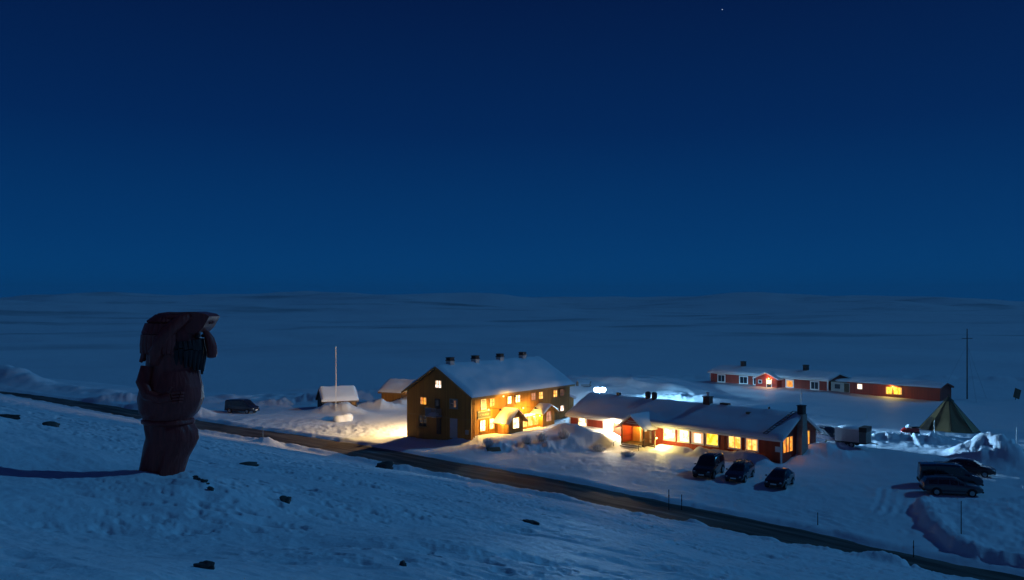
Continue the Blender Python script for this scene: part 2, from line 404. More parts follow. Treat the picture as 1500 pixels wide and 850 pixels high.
def road_mat():
    m = bpy.data.materials.new('icy_asphalt'); m.use_nodes = True
    nt = m.node_tree; N = nt.nodes; L = nt.links
    b = N['Principled BSDF']
    at_ = N.new('ShaderNodeUVMap')
    mp = N.new('ShaderNodeMapping'); mp.inputs['Scale'].default_value = (0.12, 1.3, 1)
    L.new(at_.outputs[0], mp.inputs[0])
    n = N.new('ShaderNodeTexNoise'); n.inputs['Scale'].default_value = 1.0; n.inputs['Detail'].default_value = 6
    L.new(mp.outputs[0], n.inputs['Vector'])
    r = N.new('ShaderNodeValToRGB')
    r.color_ramp.elements[0].position = 0.40; r.color_ramp.elements[0].color = (0.052, 0.043, 0.034, 1)
    e_ = r.color_ramp.elements.new(.74); e_.color = (.45, .45, .46, 1)
    r.color_ramp.elements[1].position = 0.66; r.color_ramp.elements[1].color = (0.20, 0.165, 0.13, 1)
    L.new(n.outputs['Fac'], r.inputs[0]); L.new(r.outputs[0], b.inputs['Base Color'])
    rr = N.new('ShaderNodeMapRange'); rr.inputs['To Min'].default_value = 0.75; rr.inputs['To Max'].default_value = 0.5; b.inputs['Specular IOR Level'].default_value = 0.3
    L.new(n.outputs['Fac'], rr.inputs['Value']); L.new(rr.outputs[0], b.inputs['Roughness'])
    n3 = N.new('ShaderNodeTexNoise'); n3.inputs['Scale'].default_value = 9; n3.inputs['Detail'].default_value = 4
    g = N.new('ShaderNodeNewGeometry'); L.new(g.outputs['Position'], n3.inputs['Vector'])
    bp = N.new('ShaderNodeBump'); bp.inputs['Strength'].default_value = 0.3; bp.inputs['Distance'].default_value = 0.03
    L.new(n3.outputs['Fac'], bp.inputs['Height']); L.new(bp.outputs[0], b.inputs['Normal'])
    return m

# ------------------------------------------------------------------ mesh builder
class MB:
    def __init__(s):
        s.v = []; s.f = []; s.m = []
    def add(s, vs, fs, mi=0):
        o = len(s.v); s.v += [tuple(p) for p in vs]
        for f in fs:
            s.f.append(tuple(o + i for i in f)); s.m.append(mi)
        return s
    def box(s, x0, x1, y0, y1, z0, z1, mi=0, mtx=None):
        vs = [Vector(p) for p in ((x0, y0, z0), (x1, y0, z0), (x1, y1, z0), (x0, y1, z0), (x0, y0, z1), (x1, y0, z1), (x1, y1, z1), (x0, y1, z1))]
        if mtx: vs = [mtx @ p for p in vs]
        return s.add(vs, [(0, 3, 2, 1), (4, 5, 6, 7), (0, 1, 5, 4), (1, 2, 6, 5), (2, 3, 7, 6), (3, 0, 4, 7)], mi)
    def prism_x(s, poly, x0, x1, mi=0):
        """poly = (y, z) counter-clockwise seen from -x ... extruded in x"""
        n = len(poly)
        vs = [(x0, y, z) for y, z in poly] + [(x1, y, z) for y, z in poly]
        fs = [tuple(range(n)), tuple(range(2 * n - 1, n - 1, -1))] + [(i, n + i, n + (i + 1) % n, (i + 1) % n) for i in range(n)]
        return s.add(vs, fs, mi)
    def prism_y(s, poly, y0, y1, mi=0):
        n = len(poly)
        vs = [(x, y0, z) for x, z in poly] + [(x, y1, z) for x, z in poly]
        fs = [tuple(range(n)), tuple(range(2 * n - 1, n - 1, -1))] + [(i, n + i, n + (i + 1) % n, (i + 1) % n) for i in range(n)]
        return s.add(vs, fs, mi)
    def bar(s, a, b, r, n=8, mi=0, r2=None):
        a = Vector(a); b = Vector(b); d = (b - a)
        if d.length < 1e-6: return s
        q = d.to_track_quat('Z', 'Y').to_matrix()
        r2 = r if r2 is None else r2
        vs = []
        for p, rr in ((a, r), (b, r2)):
            for k in range(n):
                t = 2 * math.pi * k / n
                vs.append(p + q @ Vector((rr * math.cos(t), rr * math.sin(t), 0)))
        fs = [(k, (k + 1) % n, n + (k + 1) % n, n + k) for k in range(n)] + [tuple(range(n - 1, -1, -1)), tuple(range(n, 2 * n))]
        return s.add(vs, fs, mi)
    def loft(s, rings, mi=0, caps=True):
        n = len(rings[0]); o = []
        for r in rings: o += list(r)
        fs = []
        for i in range(len(rings) - 1):
            for k in range(n):
                fs.append((i * n + k, i * n + (k + 1) % n, (i + 1) * n + (k + 1) % n, (i + 1) * n + k))
        if caps:
            fs.append(tuple(range(n - 1, -1, -1))); fs.append(tuple(range((len(rings) - 1) * n, len(rings) * n)))
        return s.add(o, fs, mi)
    def ball(s, c, rx, ry, rz, nu=16, nv=10, mi=0, fn=None):
        rings = []
        for i in range(1, nv):
            ph = -math.pi / 2 + math.pi * i / nv
            ring = []
            for k in range(nu):
                t = 2 * math.pi * k / nu
                d = Vector((math.cos(ph) * math.cos(t), math.cos(ph) * math.sin(t), math.sin(ph)))
                q = fn(d) if fn else 1.0
                ring.append((c[0] + rx * d.x * q, c[1] + ry * d.y * q, c[2] + rz * d.z * q))
            rings.append(ring)
        return s.loft(rings, mi)
    def build(s, name, mats, parent=None, smooth=False, loc=None, rz=None):
        me = bpy.data.meshes.new(name)
        me.from_pydata(s.v, [], s.f)
        if not isinstance(mats, (list, tuple)): mats = [mats]
        for m in mats: me.materials.append(m)
        me.polygons.foreach_set('material_index', s.m)
        bm = bmesh.new(); bm.from_mesh(me); bmesh.ops.recalc_face_normals(bm, faces=bm.faces); bm.to_mesh(me); bm.free()
        if smooth:
            me.polygons.foreach_set('use_smooth', [True] * len(me.polygons))
            try: me.set_sharp_from_angle(angle=rad(48))
            except Exception: pass
        me.update()
        o = bpy.data.objects.new(name, me)
        COL.objects.link(o)
        if parent: o.parent = parent
        if loc: o.location = loc
        if rz is not None: o.rotation_euler = (0, 0, rz)
        return o

def copy_tree(o, parent=None):
    c = o.copy(); COL.objects.link(c)
    c.parent = parent
    for ch in o.children: copy_tree(ch, c)
    return c

def light(name, kind, loc, energy, col, parent=None, size=0.1, **kw):
    l = bpy.data.lights.new(name, kind); l.energy = energy; l.color = col
    if kind in ('POINT', 'SPOT'): l.shadow_soft_size = size
    for k, v in kw.items(): setattr(l, k, v)
    o = bpy.data.objects.new(name, l); COL.objects.link(o); o.location = loc
    if parent: o.parent = parent
    return o

# ------------------------------------------------------------------ the ground, one sheet
def build_ground():
    th = np.concatenate([np.arange(-180, -50, 2.0), np.arange(-50, -35, 0.4), np.arange(-35, 35, 0.085), np.arange(35, 50, 0.4), np.arange(50, 180, 2.0)])
    th = np.radians(th)
    rr = [0.7]
    while rr[-1] < 270: rr.append(rr[-1] * (1.0058 if 40 < rr[-1] < 200 else 1.0075))
    while rr[-1] < 14000: rr.append(rr[-1] * 1.016)
    rr = np.array(rr)
    T, R = np.meshgrid(th, rr)
    X = R * np.sin(T); Y = R * np.cos(T)
    Z = height(X, Y)
    nr, nt_ = X.shape
    co = np.stack([X, Y, Z], -1).reshape(-1, 3)
    co = np.vstack([co, [[0, 0, hz(0, 0)]]])
    i = np.arange(nr - 1)[:, None]; j = np.arange(nt_)[None, :]
    j2 = (j + 1) % nt_
    quads = np.stack([i * nt_ + j, (i + 1) * nt_ + j, (i + 1) * nt_ + j2, i * nt_ + j2], -1).reshape(-1, 4)[:, ::-1]
    c = nr * nt_
    jj = np.arange(nt_)
    tris = np.stack([np.full(nt_, c), (jj + 1) % nt_, jj], -1)
    me = bpy.data.meshes.new('ground')
    nq, ntri = len(quads), len(tris)
    me.vertices.add(len(co)); me.vertices.foreach_set('co', co.astype(np.float32).ravel())
    me.loops.add(nq * 4 + ntri * 3)
    me.loops.foreach_set('vertex_index', np.concatenate([quads.ravel(), tris.ravel()]).astype(np.int32))
    me.polygons.add(nq + ntri)
    st = np.concatenate([np.arange(nq) * 4, nq * 4 + np.arange(ntri) * 3]).astype(np.int32)
    me.polygons.foreach_set('loop_start', st)
    me.polygons.foreach_set('use_smooth', np.ones(nq + ntri, dtype=bool))
    me.update(calc_edges=True); me.validate()
    me.materials.append(ground_mat())
    o = bpy.data.objects.new('ground', me); COL.objects.link(o)
    tag(o, 'wind-packed snow of the hillside, the village shelf and the far basin', None, None, 'structure')
    return o
build_ground()

def build_road():
    P = catmull(ROAD, 24)
    vs = []; fs = []; uv = []
    dist = 0
    cols = [-3.4, -1.7, 0.0, 1.7, 3.4]
    for i, p in enumerate(P):
        a = P[max(0, i - 1)]; b = P[min(len(P) - 1, i + 1)]
        d = Vector((b[0] - a[0], b[1] - a[1])); d.normalize()
        if i: dist += math.hypot(p[0] - P[i - 1][0], p[1] - P[i - 1][1])
        for c in cols:
            vs.append((p[0] - d.y * c, p[1] + d.x * c, -0.06 - 0.006 * abs(c))); uv.append((dist, c))
    n = len(cols)
    for i in range(len(P) - 1):
        for k in range(n - 1):
            fs.append((i * n + k, (i + 1) * n + k, (i + 1) * n + k + 1, i * n + k + 1))
    me = bpy.data.meshes.new('road'); me.from_pydata(vs, [], fs)
    ul = me.uv_layers.new(name='UVMap')
    for lp in me.loops: ul.data[lp.index].uv = uv[lp.vertex_index]
    me.materials.append(road_mat())
    bm = bmesh.new(); bm.from_mesh(me); bmesh.ops.recalc_face_normals(bm, faces=bm.faces)
    if sum(f.normal.z for f in bm.faces) < 0: bmesh.ops.reverse_faces(bm, faces=bm.faces)
    bm.to_mesh(me); bm.free()
    o = bpy.data.objects.new('road', me); COL.objects.link(o)
    tag(o, 'dark icy road running below the lodges', None, None, 'structure')
build_road()

# ------------------------------------------------------------------ building parts
def window(parent, x0, x1, z0, z1, pane, frame='white', wall='front', off=0.0, bars=(1, 1), trim=0.10, name='window', sill=True):
    """window on the local wall plane: wall 'front' (y = off, facing -y), 'left' (x = off, facing -x), 'right' (x = off, facing +x)"""
    f = MB(); p = MB()
    def B(mb, a0, a1, d0, d1, c0, c1, mi=0):
        if wall == 'front': mb.box(a0, a1, off - d1, off - d0, c0, c1, mi)
        elif wall == 'left': mb.box(off - d1, off - d0, a0, a1, c0, c1, mi)
        else: mb.box(off + d0, off + d1, a0, a1, c0, c1, mi)
    t = trim
    B(f, x0 - t, x0, 0.002, 0.075, z0 - t, z1 + t)
    B(f, x1, x1 + t, 0.002, 0.075, z0 - t, z1 + t)
    B(f, x0, x1, 0.002, 0.07, z1, z1 + t)
    B(f, x0, x1, 0.002, 0.07, z0 - t, z0)
    if sill: B(f, x0 - t - .03, x1 + t + .03, 0.004, 0.13, z0 - t - .05, z0 - t)
    for k in range(bars[0]):
        xm = x0 + (x1 - x0) * (k + 1) / (bars[0] + 1)
        B(f, xm - 0.03, xm + 0.03, 0.032, 0.058, z0, z1)
    for k in range(bars[1]):
        zm = z0 + (z1 - z0) * (k + 1) / (bars[1] + 1)
        B(f, x0, x1, 0.034, 0.054, zm - 0.022, zm + 0.022)
    B(p, x0, x1, 0.004, 0.03, z0, z1)
    fo = f.build(name, M[frame], parent)
    p.build('pane', M[pane], fo)
    rnd = random.Random(int(x0 * 97 + z0 * 31 + len(pane) * 7))
    if pane in ('p_white', 'p_warm', 'p_cool', 'p_yellow', 'p_orange') and rnd.random() < .8:
        for s_ in (0, 1):                                # curtains hanging at either side of the pane
            c = MB(); w_ = (x1 - x0) * rnd.uniform(.10, .24); zl_ = z0 + (z1 - z0) * rnd.choice((0, 0, .45))
            n_ = 3
            for k in range(n_):
                a = (x0 if not s_ else x1 - w_) + w_ * k / n_
                B(c, a, a + w_ / n_ * .8, 0.0305, 0.0315 + .0006 * (k % 2), zl_, z1)
            tag(c.build('curtain', M['curtain'], fo), kind='stuff')
        if rnd.random() < .5:
            c = MB(); B(c, x0, x1, 0.0306, 0.0312, z1 - (z1 - z0) * rnd.uniform(.12, .22), z1); c.build('valance', M['curtain'], fo)
    return fo

def snow_sheet(x0, x1, W, ze, zr, oe, base, th, seed, nx=48, ny=28, amp=0.05):
    """snow lying on a gable roof: x0..x1 along the ridge, slopes over y = -oe .. W+oe"""
    mb = MB(); slope = (zr - ze) / (W / 2)
    def top(y):
        return ze + slope * (W / 2 - abs(y - W / 2)) + base
    xs = [x0 + (x1 - x0) * i / nx for i in range(nx + 1)]
    ys = [-oe + (W + 2 * oe) * j / ny for j in range(ny + 1)]
    XX, YY = np.meshgrid(np.array(xs), np.array(ys), indexing='ij')
    nz = fbm(XX / 2.2 + seed, YY / 1.6, 3, 90)
    v = []; f = []
    for i, x in enumerate(xs):
        for j, y in enumerate(ys):
            e = min(x - x0, x1 - x, (y + oe) * 1.1, (W + oe - y) * 1.1)
            q = min(1.0, max(0, e) / 0.5); q = 0.15 + 0.85 * math.sqrt(max(0, 1 - (1 - q) ** 2))
            ridge = 0.10 * math.exp(-((y - W / 2) / 0.6) ** 2)
            if j in (0, ny): y = y + .09 * float(nz[i, ny // 2])
            v.append((x, y, top(y) - ridge + q * (th + amp * 1.5 * float(nz[i, j]))))
    n = len(v)
    for i in range(nx + 1):
        for j in range(ny + 1):
            v.append((xs[i], ys[j] + (.09 * float(nz[i, ny // 2]) if j in (0, ny) else 0), top(ys[j])))
    J = ny + 1
    for i in range(nx):
        for j in range(ny):
            f.append((i * J + j, (i + 1) * J + j, (i + 1) * J + j + 1, i * J + j + 1))
            f.append((n + i * J + j, n + i * J + j + 1, n + (i + 1) * J + j + 1, n + (i + 1) * J + j))
    for i in range(nx):
        f.append((i * J, n + i * J, n + (i + 1) * J, (i + 1) * J)); f.append((i * J + ny, (i + 1) * J + ny, n + (i + 1) * J + ny, n + i * J + ny))
    for j in range(ny):
        f.append((j, j + 1, n + j + 1, n + j)); f.append((nx * J + j, n + nx * J + j, n + nx * J + j + 1, nx * J + j + 1))
    mb.add(v, f)
    return mb

def gable_shell(root, L, W, ze, zr, wallmat, oe=0.55, og=0.45, snow=0.28, seed=1.0, base=-1.2, trim='white', x_start=0.0, nx=48):
    w = MB(); w.prism_x([(0, base), (W, base), (W, ze), (W / 2, zr), (0, ze)], x_start, L)
    wall = w.build('wall', M[wallmat], root)
    sl = (zr - ze) / (W / 2)
    r = MB(); t = 0.16
    ze2 = ze - sl * oe
    r.prism_x([(-oe, ze2 + .012), (-oe, ze2 + t), (W / 2, zr + t + .012), (W / 2, zr + .012)], x_start - og, L + og)
    r.prism_x([(W + oe, ze2 + .012), (W / 2 + .001, zr + .012), (W / 2 + .001, zr + t + .012), (W + oe, ze2 + t)], x_start - og, L + og)
    roof = r.build('roof', M['darkroof'], root)
    b = MB()
    for xx in (x_start - og - .04, L + og):
        for sgn in (0, 1):
            y0 = -oe - .02 if not sgn else W + oe + .02
            b.prism_x([(y0, ze2 - .08), (y0, ze2 + t - .02), (W / 2, zr + t - .01), (W / 2, zr - .08)] if not sgn else
                      [(y0, ze2 - .08), (W / 2 + .002, zr - .08), (W / 2 + .002, zr + t - .01), (y0, ze2 + t - .02)], xx, xx + .04)
    b.box(x_start - og, L + og, -oe - .035, -oe - .003, ze2 - .08, ze2 + t - .03)
    b.box(x_start - og, L + og, W + oe + .003, W + oe + .035, ze2 - .08, ze2 + t - .03)
    b.build('fascia', M[trim], roof)
    snow_sheet(x_start - og - .05, L + og + .05, W, ze, zr, oe + .06, t + 0.03, snow, seed, nx=nx).build('snow_cover', M['roofsnow'], roof, smooth=True)
    return wall, roof

def corner_boards(root, L, W, ze, m, base=-0.9, x_start=0.0, w=0.16):
    for (x, y) in ((x_start, 0), (L, 0), (x_start, W), (L, W)):
        b = MB()
        sx = -1 if x == x_start else 1; sy = -1 if y == 0 else 1
        b.box(min(x, x + sx * .035) - (0 if sx < 0 else 0), max(x, x + sx * .035), min(y + sy * .035, y - sy * w), max(y + sy * .035, y - sy * w), base, ze - .05)
        b.box(min(x - sx * w, x - sx * .002), max(x - sx * w, x - sx * .002), min(y + sy * .002, y + sy * .035), max(y + sy * .002, y + sy * .035), base, ze - .05)
        b.build('corner_board', M[m], root)

def wall_lamp(parent_label, loc, rz=0, name='wall_lamp'):
    t = thing(name, parent_label, 'lamp', loc, rz)
    b = MB(); b.box(-.07, .07, -.03, -.002, -.1, .1); b.bar((0, -.03, .04), (0, -.16, .08), .018)
    b.build('bracket', M['dark_metal'], t)
    g = MB(); g.ball((0, -.17, 0), .085, .085, .11, 12, 8); g.build('globe', M['lamp_warm'], t, smooth=True)
    c = MB(); c.bar((0, -.17, .07), (0, -.17, .15), .11, 12, r2=.03); c.build('cap', M['dark_metal'], t)
    return t

# ------------------------------------------------------------------ ochre house
def ochre_house():
    rz = math.atan2(HA[1], HA[0])
    h = thing('ochre_house', 'tall ochre two storey house with steep snowy roof and dark gable end', 'house', (HO[0], HO[1], 0), rz)
    L, W, ze, zr = 20.0, 10.0, 5.75, 8.75
    wall, roof = gable_shell(h, L, W, ze, zr, 'ochre', 0.5, 0.5, 0.28, 1.0, trim='ochre_trim')
    corner_boards(h, L, W, ze, 'ochre_trim')
    bd = MB(); bd.box(-.03, -.004, .17, W - .17, 2.98, 3.1); bd.build('belt_board', M['ochre_trim'], h)
    for x in (2.07, 6.7, 11.6, 16.4):
        c = MB(); c.box(x - .36, x + .36, 4.64, 5.36, zr - .7, 9.42, 0)
        ch = c.build('chimney', M['rough_plaster'], roof)
        c = MB(); c.box(x - .42, x + .42, 4.58, 5.42, 9.42, 9.5); c.box(x - .34, x + .34, 4.66, 5.34, 9.5, 9.76); c.box(x - .4, x + .4, 4.6, 5.4, 9.76, 9.82)
        c.build('chimney_cap', M['soot'], roof)
    # upper row of the long front
    lv = window(h, 1.75, 2.5, 4.15, 5.1, 'paledoor', 'white', 'front', bars=(0, 5))
    for x0, x1, pn in ((3.3, 4.15, 'p_warm'), (6.6, 7.45, 'p_white'), (8.25, 9.1, 'p_white'), (11.45, 12.3, 'p_pink'),
                       (13.05, 13.9, 'p_warm'), (16.25, 17.1, 'p_warm'), (17.8, 18.6, 'p_dim')):
        window(h, x0, x1, 4.25, 5.1, pn, 'ochre_trim', 'front')
    window(h, 17.8, 18.6, 2.28, 2.95, 'p_cool', 'ochre_trim', 'front', bars=(0, 0))
    window(h, 1.55, 2.45, 1.6, 2.78, 'p_white', 'ochre_trim', 'front', bars=(1, 1))
    window(h, 3.2, 4.1, 1.65, 2.8, 'p_white', 'ochre_trim', 'front', bars=(1, 1))
    # name board with worn raised lettering
    s = MB(); s.box(1.05, 3.3, -.10, -.02, 3.1, 3.78)
    sb = s.build('name_board', M['signdark'], h)
    s = MB(); s.box(1.0, 3.35, -.115, -.015, 3.78, 3.86); s.box(1.0, 3.35, -.115, -.015, 3.02, 3.1); s.build('board_frame', M['grey'], sb)
    s = MB(); rnd = random.Random(4); x = 1.28
    while x < 3.0:
        w = rnd.uniform(.10, .16); zb = 3.3
        s.box(x, x + .035, -.118, -.1, zb, zb + rnd.choice((.16, .25)))
        if rnd.random() < .6: s.box(x + .035, x + w, -.118, -.1, zb + rnd.choice((0, .08, .14)), zb + .19)
        x += w + .06
    s.build('lettering', M['signmark'], sb)
    # gable end windows and doors (wall x = 0, local y runs away to the left)
    def gw(t0, t1, z0, z1, pn, fr='ochre_trim', **k):
        return window(h, W - t1, W - t0, z0, z1, pn, fr, 'left', **k)
    gw(4.6, 5.5, 6.4, 7.2, 'p_cool')
    gw(2.2, 3.15, 4.3, 5.1, 'p_orange')
    gw(6.9, 7.9, 4.25, 5.15, 'darkglass', 'grey')
    lw = MB(); lw.box(-.036, -.031, W - 7.75, W - 7.4, 4.3, 5.05); lw.build('lit_curtain_gap', M['p_dim'], h)
    gw(2.0, 3.2, 1.7, 2.95, 'darkglass', 'ochre_trim', bars=(1, 2))
    d = MB(); d.box(-.07, -.003, W - 5.3, W - 4.5, 3.25, 5.1); dd = d.build('balcony_door', M['darkwood'], h)
    d = MB(); d.box(-.09, -.072, W - 5.15, W - 4.65, 4.1, 4.95); d.build('door_glass', M['darkglass'], dd)
    d = MB(); d.box(-1.1, -.004, W - 5.6, W - 3.9, 3.04, 3.2)
    for k in range(10): d.box(-1.1, -1.05, W - 5.6 + k * .18, W - 5.54 + k * .18, 3.2, 4.02)
    d.box(-1.12, -1.03, W - 5.62, W - 3.88, 4.02, 4.1)
    for k in range(5): d.box(-1.02 + k * .2, -.96 + k * .2, W - 5.6, W - 5.55, 3.2, 4.02); d.box(-1.02 + k * .2, -.96 + k * .2, W - 3.95, W - 3.9, 3.2, 4.02)
    bl = d.build('balcony', M['grey'], h)
    d = MB(); d.ball((-.55, W - 4.75, 3.25), .48, .78, .32, 14, 8); d.build('balcony_snow', M['snow'], bl, smooth=True)
    d = MB(); d.box(-.06, -.003, W - 7.95, W - 6.85, .75, 3.0); dd = d.build('door', M['paledoor'], h)
    d = MB(); d.box(-.11, -.062, W - 7.0, W - 6.94, 1.75, 1.95); d.build('handle', M['metal'], dd)
    d = MB(); d.box(-.05, -.003, W - 5.45, W - 4.75, 1.0, 2.85); d.build('wall_panel', M['darkwood'], h)
    d = MB(); d.box(-.16, -.003, .35, .75, 1.35, 1.85); d.build('meter_box', M['grey'], h)
    # two gabled entrance porches
    def porch(x0, x1, dep, ze_, zr_, wx, pane, seed):
        p = MB(); xm = (x0 + x1) / 2
        p.prism_y([(x0, -.6), (x1, -.6), (x1, ze_), (xm, zr_), (x0, ze_)], -dep, -.01)
        pw = p.build('porch', M['ochre'], h)
        sl = (zr_ - ze_) / (xm - x0); oe = .42
        q = MB(); zz = ze_ - sl * oe
        q.prism_y([(x0 - oe, zz + .01), (xm, zr_ + .01), (xm, zr_ + .13), (x0 - oe, zz + .13)], -dep - .45, -.012)
        q.prism_y([(x1 + oe, zz + .01), (x1 + oe, zz + .13), (xm + .001, zr_ + .13), (xm + .001, zr_ + .01)], -dep - .45, -.012)
        q.build('porch_roof', M['ochre_trim'], pw)
        sn = snow_sheet(-.02, dep + .47, x1 - x0, ze_, zr_, oe + .04, .15, .26, seed, 16, 18, .03)
        sn.v = [(x0 + b, -a, c) for a, b, c in sn.v]
        sn.build('porch_snow', M['roofsnow'], pw, smooth=True)
        wf = MB(); w0, w1 = wx
        wf.box(w0 - .1, w0, -dep - .06, -dep - .002, 1.55, 2.95); wf.box(w1, w1 + .1, -dep - .06, -dep - .002, 1.55, 2.95)
        wf.box(w0, w1, -dep - .055, -dep - .002, 2.85, 2.95); wf.box(w0, w1, -dep - .055, -dep - .002, 1.55, 1.65)
        wf.box((w0 + w1) / 2 - .03, (w0 + w1) / 2 + .03, -dep - .05, -dep - .03, 1.65, 2.85); wf.box(w0, w1, -dep - .048, -dep - .03, 2.25, 2.29)
        wf.box(w0, w1, -dep - .028, -dep - .004, 1.65, 2.85, 1)
        wf.build('porch_window', [M['ochre_trim'], M[pane]], pw)
        dr = MB(); dr.box(x0 - .05, x0 - .003, -dep + .55, -dep + 1.5, .9, 2.75); dr.box(x0 - .1, x0 - .052, -dep + .65, -dep + .7, 1.7, 1.85)
        dr.build('porch_door', M['door'], pw)
        return pw
    porch(4.25, 7.1, 2.0, 2.55, 3.7, (5.1, 6.25), 'p_white', 5.0)
    porch(11.7, 14.2, 1.6, 2.8, 3.55, (12.4, 13.4), 'p_pink', 8.0)
    # glazed link between the porches
    g = MB(); g.box(7.12, 11.68, -1.0, -.01, -.4, 1.35); g.box(7.12, 11.68, -1.2, -.01, 2.5, 2.62)
    lk = g.build('glazed_link', M['ochre'], h)
    g = MB()
    for k in range(5):
        xx = 7.14 + k * 1.11
        g.box(xx, xx + .09, -1.0, -.9, 1.35, 2.5, 0)
        if k < 4: g.box(xx + .09, xx + 1.11, -.97, -.94, 1.35, 2.5, 1)
    g.build('link_window', [M['ochre_trim'], M['p_warm']], lk)
    g = MB(); g.ball((9.4, -.6, 2.62), 2.25, .62, .2, 20, 8); g.build('link_snow', M['roofsnow'], lk, smooth=True)
    # lean-to at the far gable
    g = MB(); g.prism_y([(L + .01, -.8), (L + 1.6, -.8), (L + 1.6, 3.6), (L + .01, 4.1)], .4, 4.0); lt = g.build('lean_to', M['ochre'], h)
    g = MB(); g.prism_y([(L + .01, 4.12), (L + 1.95, 3.5), (L + 1.95, 3.78), (L + .01, 4.45)], .2, 4.2); g.build('lean_to_snow', M['roofsnow'], lt)
    # downpipe
    g = MB(); g.bar((.45, -.1, .6), (.45, -.1, 5.4), .05); g.bar((.45, -.1, 5.4), (.45, -.5, 5.6), .05); g.build('downpipe', M['ochre_trim'], h)
    return h
HOUSE = ochre_house()
hrz = math.atan2(HA[1], HA[0])

def hpt(lx, ly, z): 
    p = at(HO, HA, lx, ly); return (p[0], p[1], z)
def rpt(lx, ly, z):
    p = at(RO, RA, lx, ly); return (p[0], p[1], z)
rrz = math.atan2(RA[1], RA[0])

# ------------------------------------------------------------------ red lodge
def red_lodge():
    h = thing('red_lodge', 'long low red lodge with snow covered roof and row of glowing windows', 'house', (RO[0], RO[1], 0), rrz)
    L, W, ze, zr = 28.0, 8.0, 2.5, 4.5
    wall, roof = gable_shell(h, L, W, ze, zr, 'red', 0.5, 0.35, 0.26, 3.0, trim='white', nx=70)
    corner_boards(h, L, W, ze, 'white', w=.12)
    for x0, x1, pn in ((13.95, 15.3, 'p_white'), (15.8, 17.15, 'p_white'), (17.6, 18.95, 'p_cool'), (19.4, 20.75, 'p_yellow'), (22.1, 23.45, 'p_warm'), (24.1, 25.4, 'p_warm')):
        window(h, x0, x1, .92, 2.1, pn, 'white', 'front', bars=(0, 0) if pn != 'p_warm' else (1, 0), trim=.12)
    for x0, x1, in ((1.45, 2.6), (5.3, 6.6)):
        window(h, x0, x1, 1.15, 2.1, 'p_white', 'white', 'front', bars=(1, 0))
    s = MB(); s.box(27.35, 27.9, -.05, -.004, 1.05, 1.6); s.build('notice_board', M['white'], h)
    g = MB(); g.bar((21.65, -.09, -.3), (21.65, -.09, 2.2), .045); g.build('downpipe', M['darkwood'], h)
    # gable with window band either side of the stone chimney
    for y0, y1 in ((.3, .9), (1.02, 1.62), (1.74, 2.4)):
        window(h, y0, y1, .95, 2.45, 'p_orange', 'ochre_trim', 'right', off=L, bars=(0, 0), trim=.05, sill=False)
    window(h, 5.1, 6.3, 1.2, 2.6, 'p_orange', 'ochre_trim', 'right', off=L, bars=(1, 0), trim=.06)
    c = MB(); c.prism_x([(3.2, -.6), (4.8, -.6), (4.7, 2.2), (4.5, 3.4), (4.5, 4.6), (3.5, 4.6), (3.5, 3.4), (3.3, 2.2)], L + .02, L + .62)
    c.build('stone_chimney', M['stone'], h)
    c = MB(); c.box(L - .05, L + .56, 3.62, 4.38, 4.2, 5.45); c.box(L - .1, L + .61, 3.57, 4.43, 5.45, 5.53)
    c.build('chimney_stack', M['soot'], h)
    c = MB(); c.bar((L + .2, 4.0, 5.6), (L + .2, 4.0, 7.2), .035); c.build('antenna', M['metal'], h)
    # ridge furniture
    for x in (8.9, 9.8):
        v = MB(); v.bar((x, 4, 4.4), (x, 4, 5.35), .33, 16); v.ball((x, 4, 5.35), .36, .36, .28, 16, 8)
        v.build('ventilator', M['dark_metal'], roof, smooth=True)
    v = MB(); v.box(4.3, 4.75, 3.8, 4.2, 4.5, 5.15); v.build('vent_box', M['dark_metal'], roof)
    v = MB(); v.box(16.7, 17.5, 3.6, 4.4, 4.3, 5.55); v.box(16.62, 17.58, 3.52, 4.48, 5.55, 5.63)
    v.build('chimney', M['soot'], roof)
    v = MB(); v.bar((17.1, 4, 5.63), (17.1, 4, 6.0), .12); v.bar((17.1, 4, 6.0), (17.1, 4, 6.12), .2); v.build('flue_pipe', M['metal'], roof)
    v = MB(); v.box(18.7, 19.7, 3.9, 4.5, 4.6, 5.02); v.build('roof_hatch', M['darkwood'], roof)
    v = MB(); v.box(22.6, 23.0, 2.6, 3.0, 3.8, 4.45); v.build('vent_box', M['plank'], roof)
    v = MB(); v.bar((24.6, 4, 4.6), (24.6, 4, 5.05), .12); v.build('vent_pipe', M['dark_metal'], roof)
    # ladder lying on the snow up to the stack
    v = MB(); sl = (zr - ze) / (W / 2)
    for dx in (0, .4):
        v.bar((26.2 + dx, -.4, ze - .2 + .55), (27.5 + dx, 3.6, zr + .37), .035)
    for k in range(12):
        t = k / 11
        a = Vector((26.2, -.4, ze + .35)).lerp(Vector((27.5, 3.6, zr + .37)), t); v.bar(a, a + Vector((.4, 0, 0)), .025, 6)
    v.build('roof_ladder', M['darkwood'], roof)
    # entrance porch: open front, deep gable
    x0, x1, dep, pe, pz = 9.35, 12.5, 2.0, 2.25, 3.45
    xm = (x0 + x1) / 2
    p = MB()
    p.box(x0, x1, -dep, -.01, .02, .22)                                # floor
    for xx in (x0, x1 - .14):
        p.box(xx, xx + .14, -dep, -dep + .14, .22, pe)
    pw = p.build('porch', M['darkwood'], h)
    q = MB(); q.prism_y([(x0, pe), (x1, pe), (xm, pz)], -dep, -dep + .08); q.build('porch_gable', M['redh'], pw)
    q = MB()
    for zz, a, b in ((2.72, .62, .64), (2.5, .78, .80)):
        rnd = random.Random(int(zz * 100)); x = xm - a
        while x < xm + b - .08:
            w = rnd.uniform(.05, .10); q.box(x, x + w, -dep - .02, -dep - .002, zz, zz + .12); x += w + .035
    q.build('gable_lettering', M['signpale'], pw)
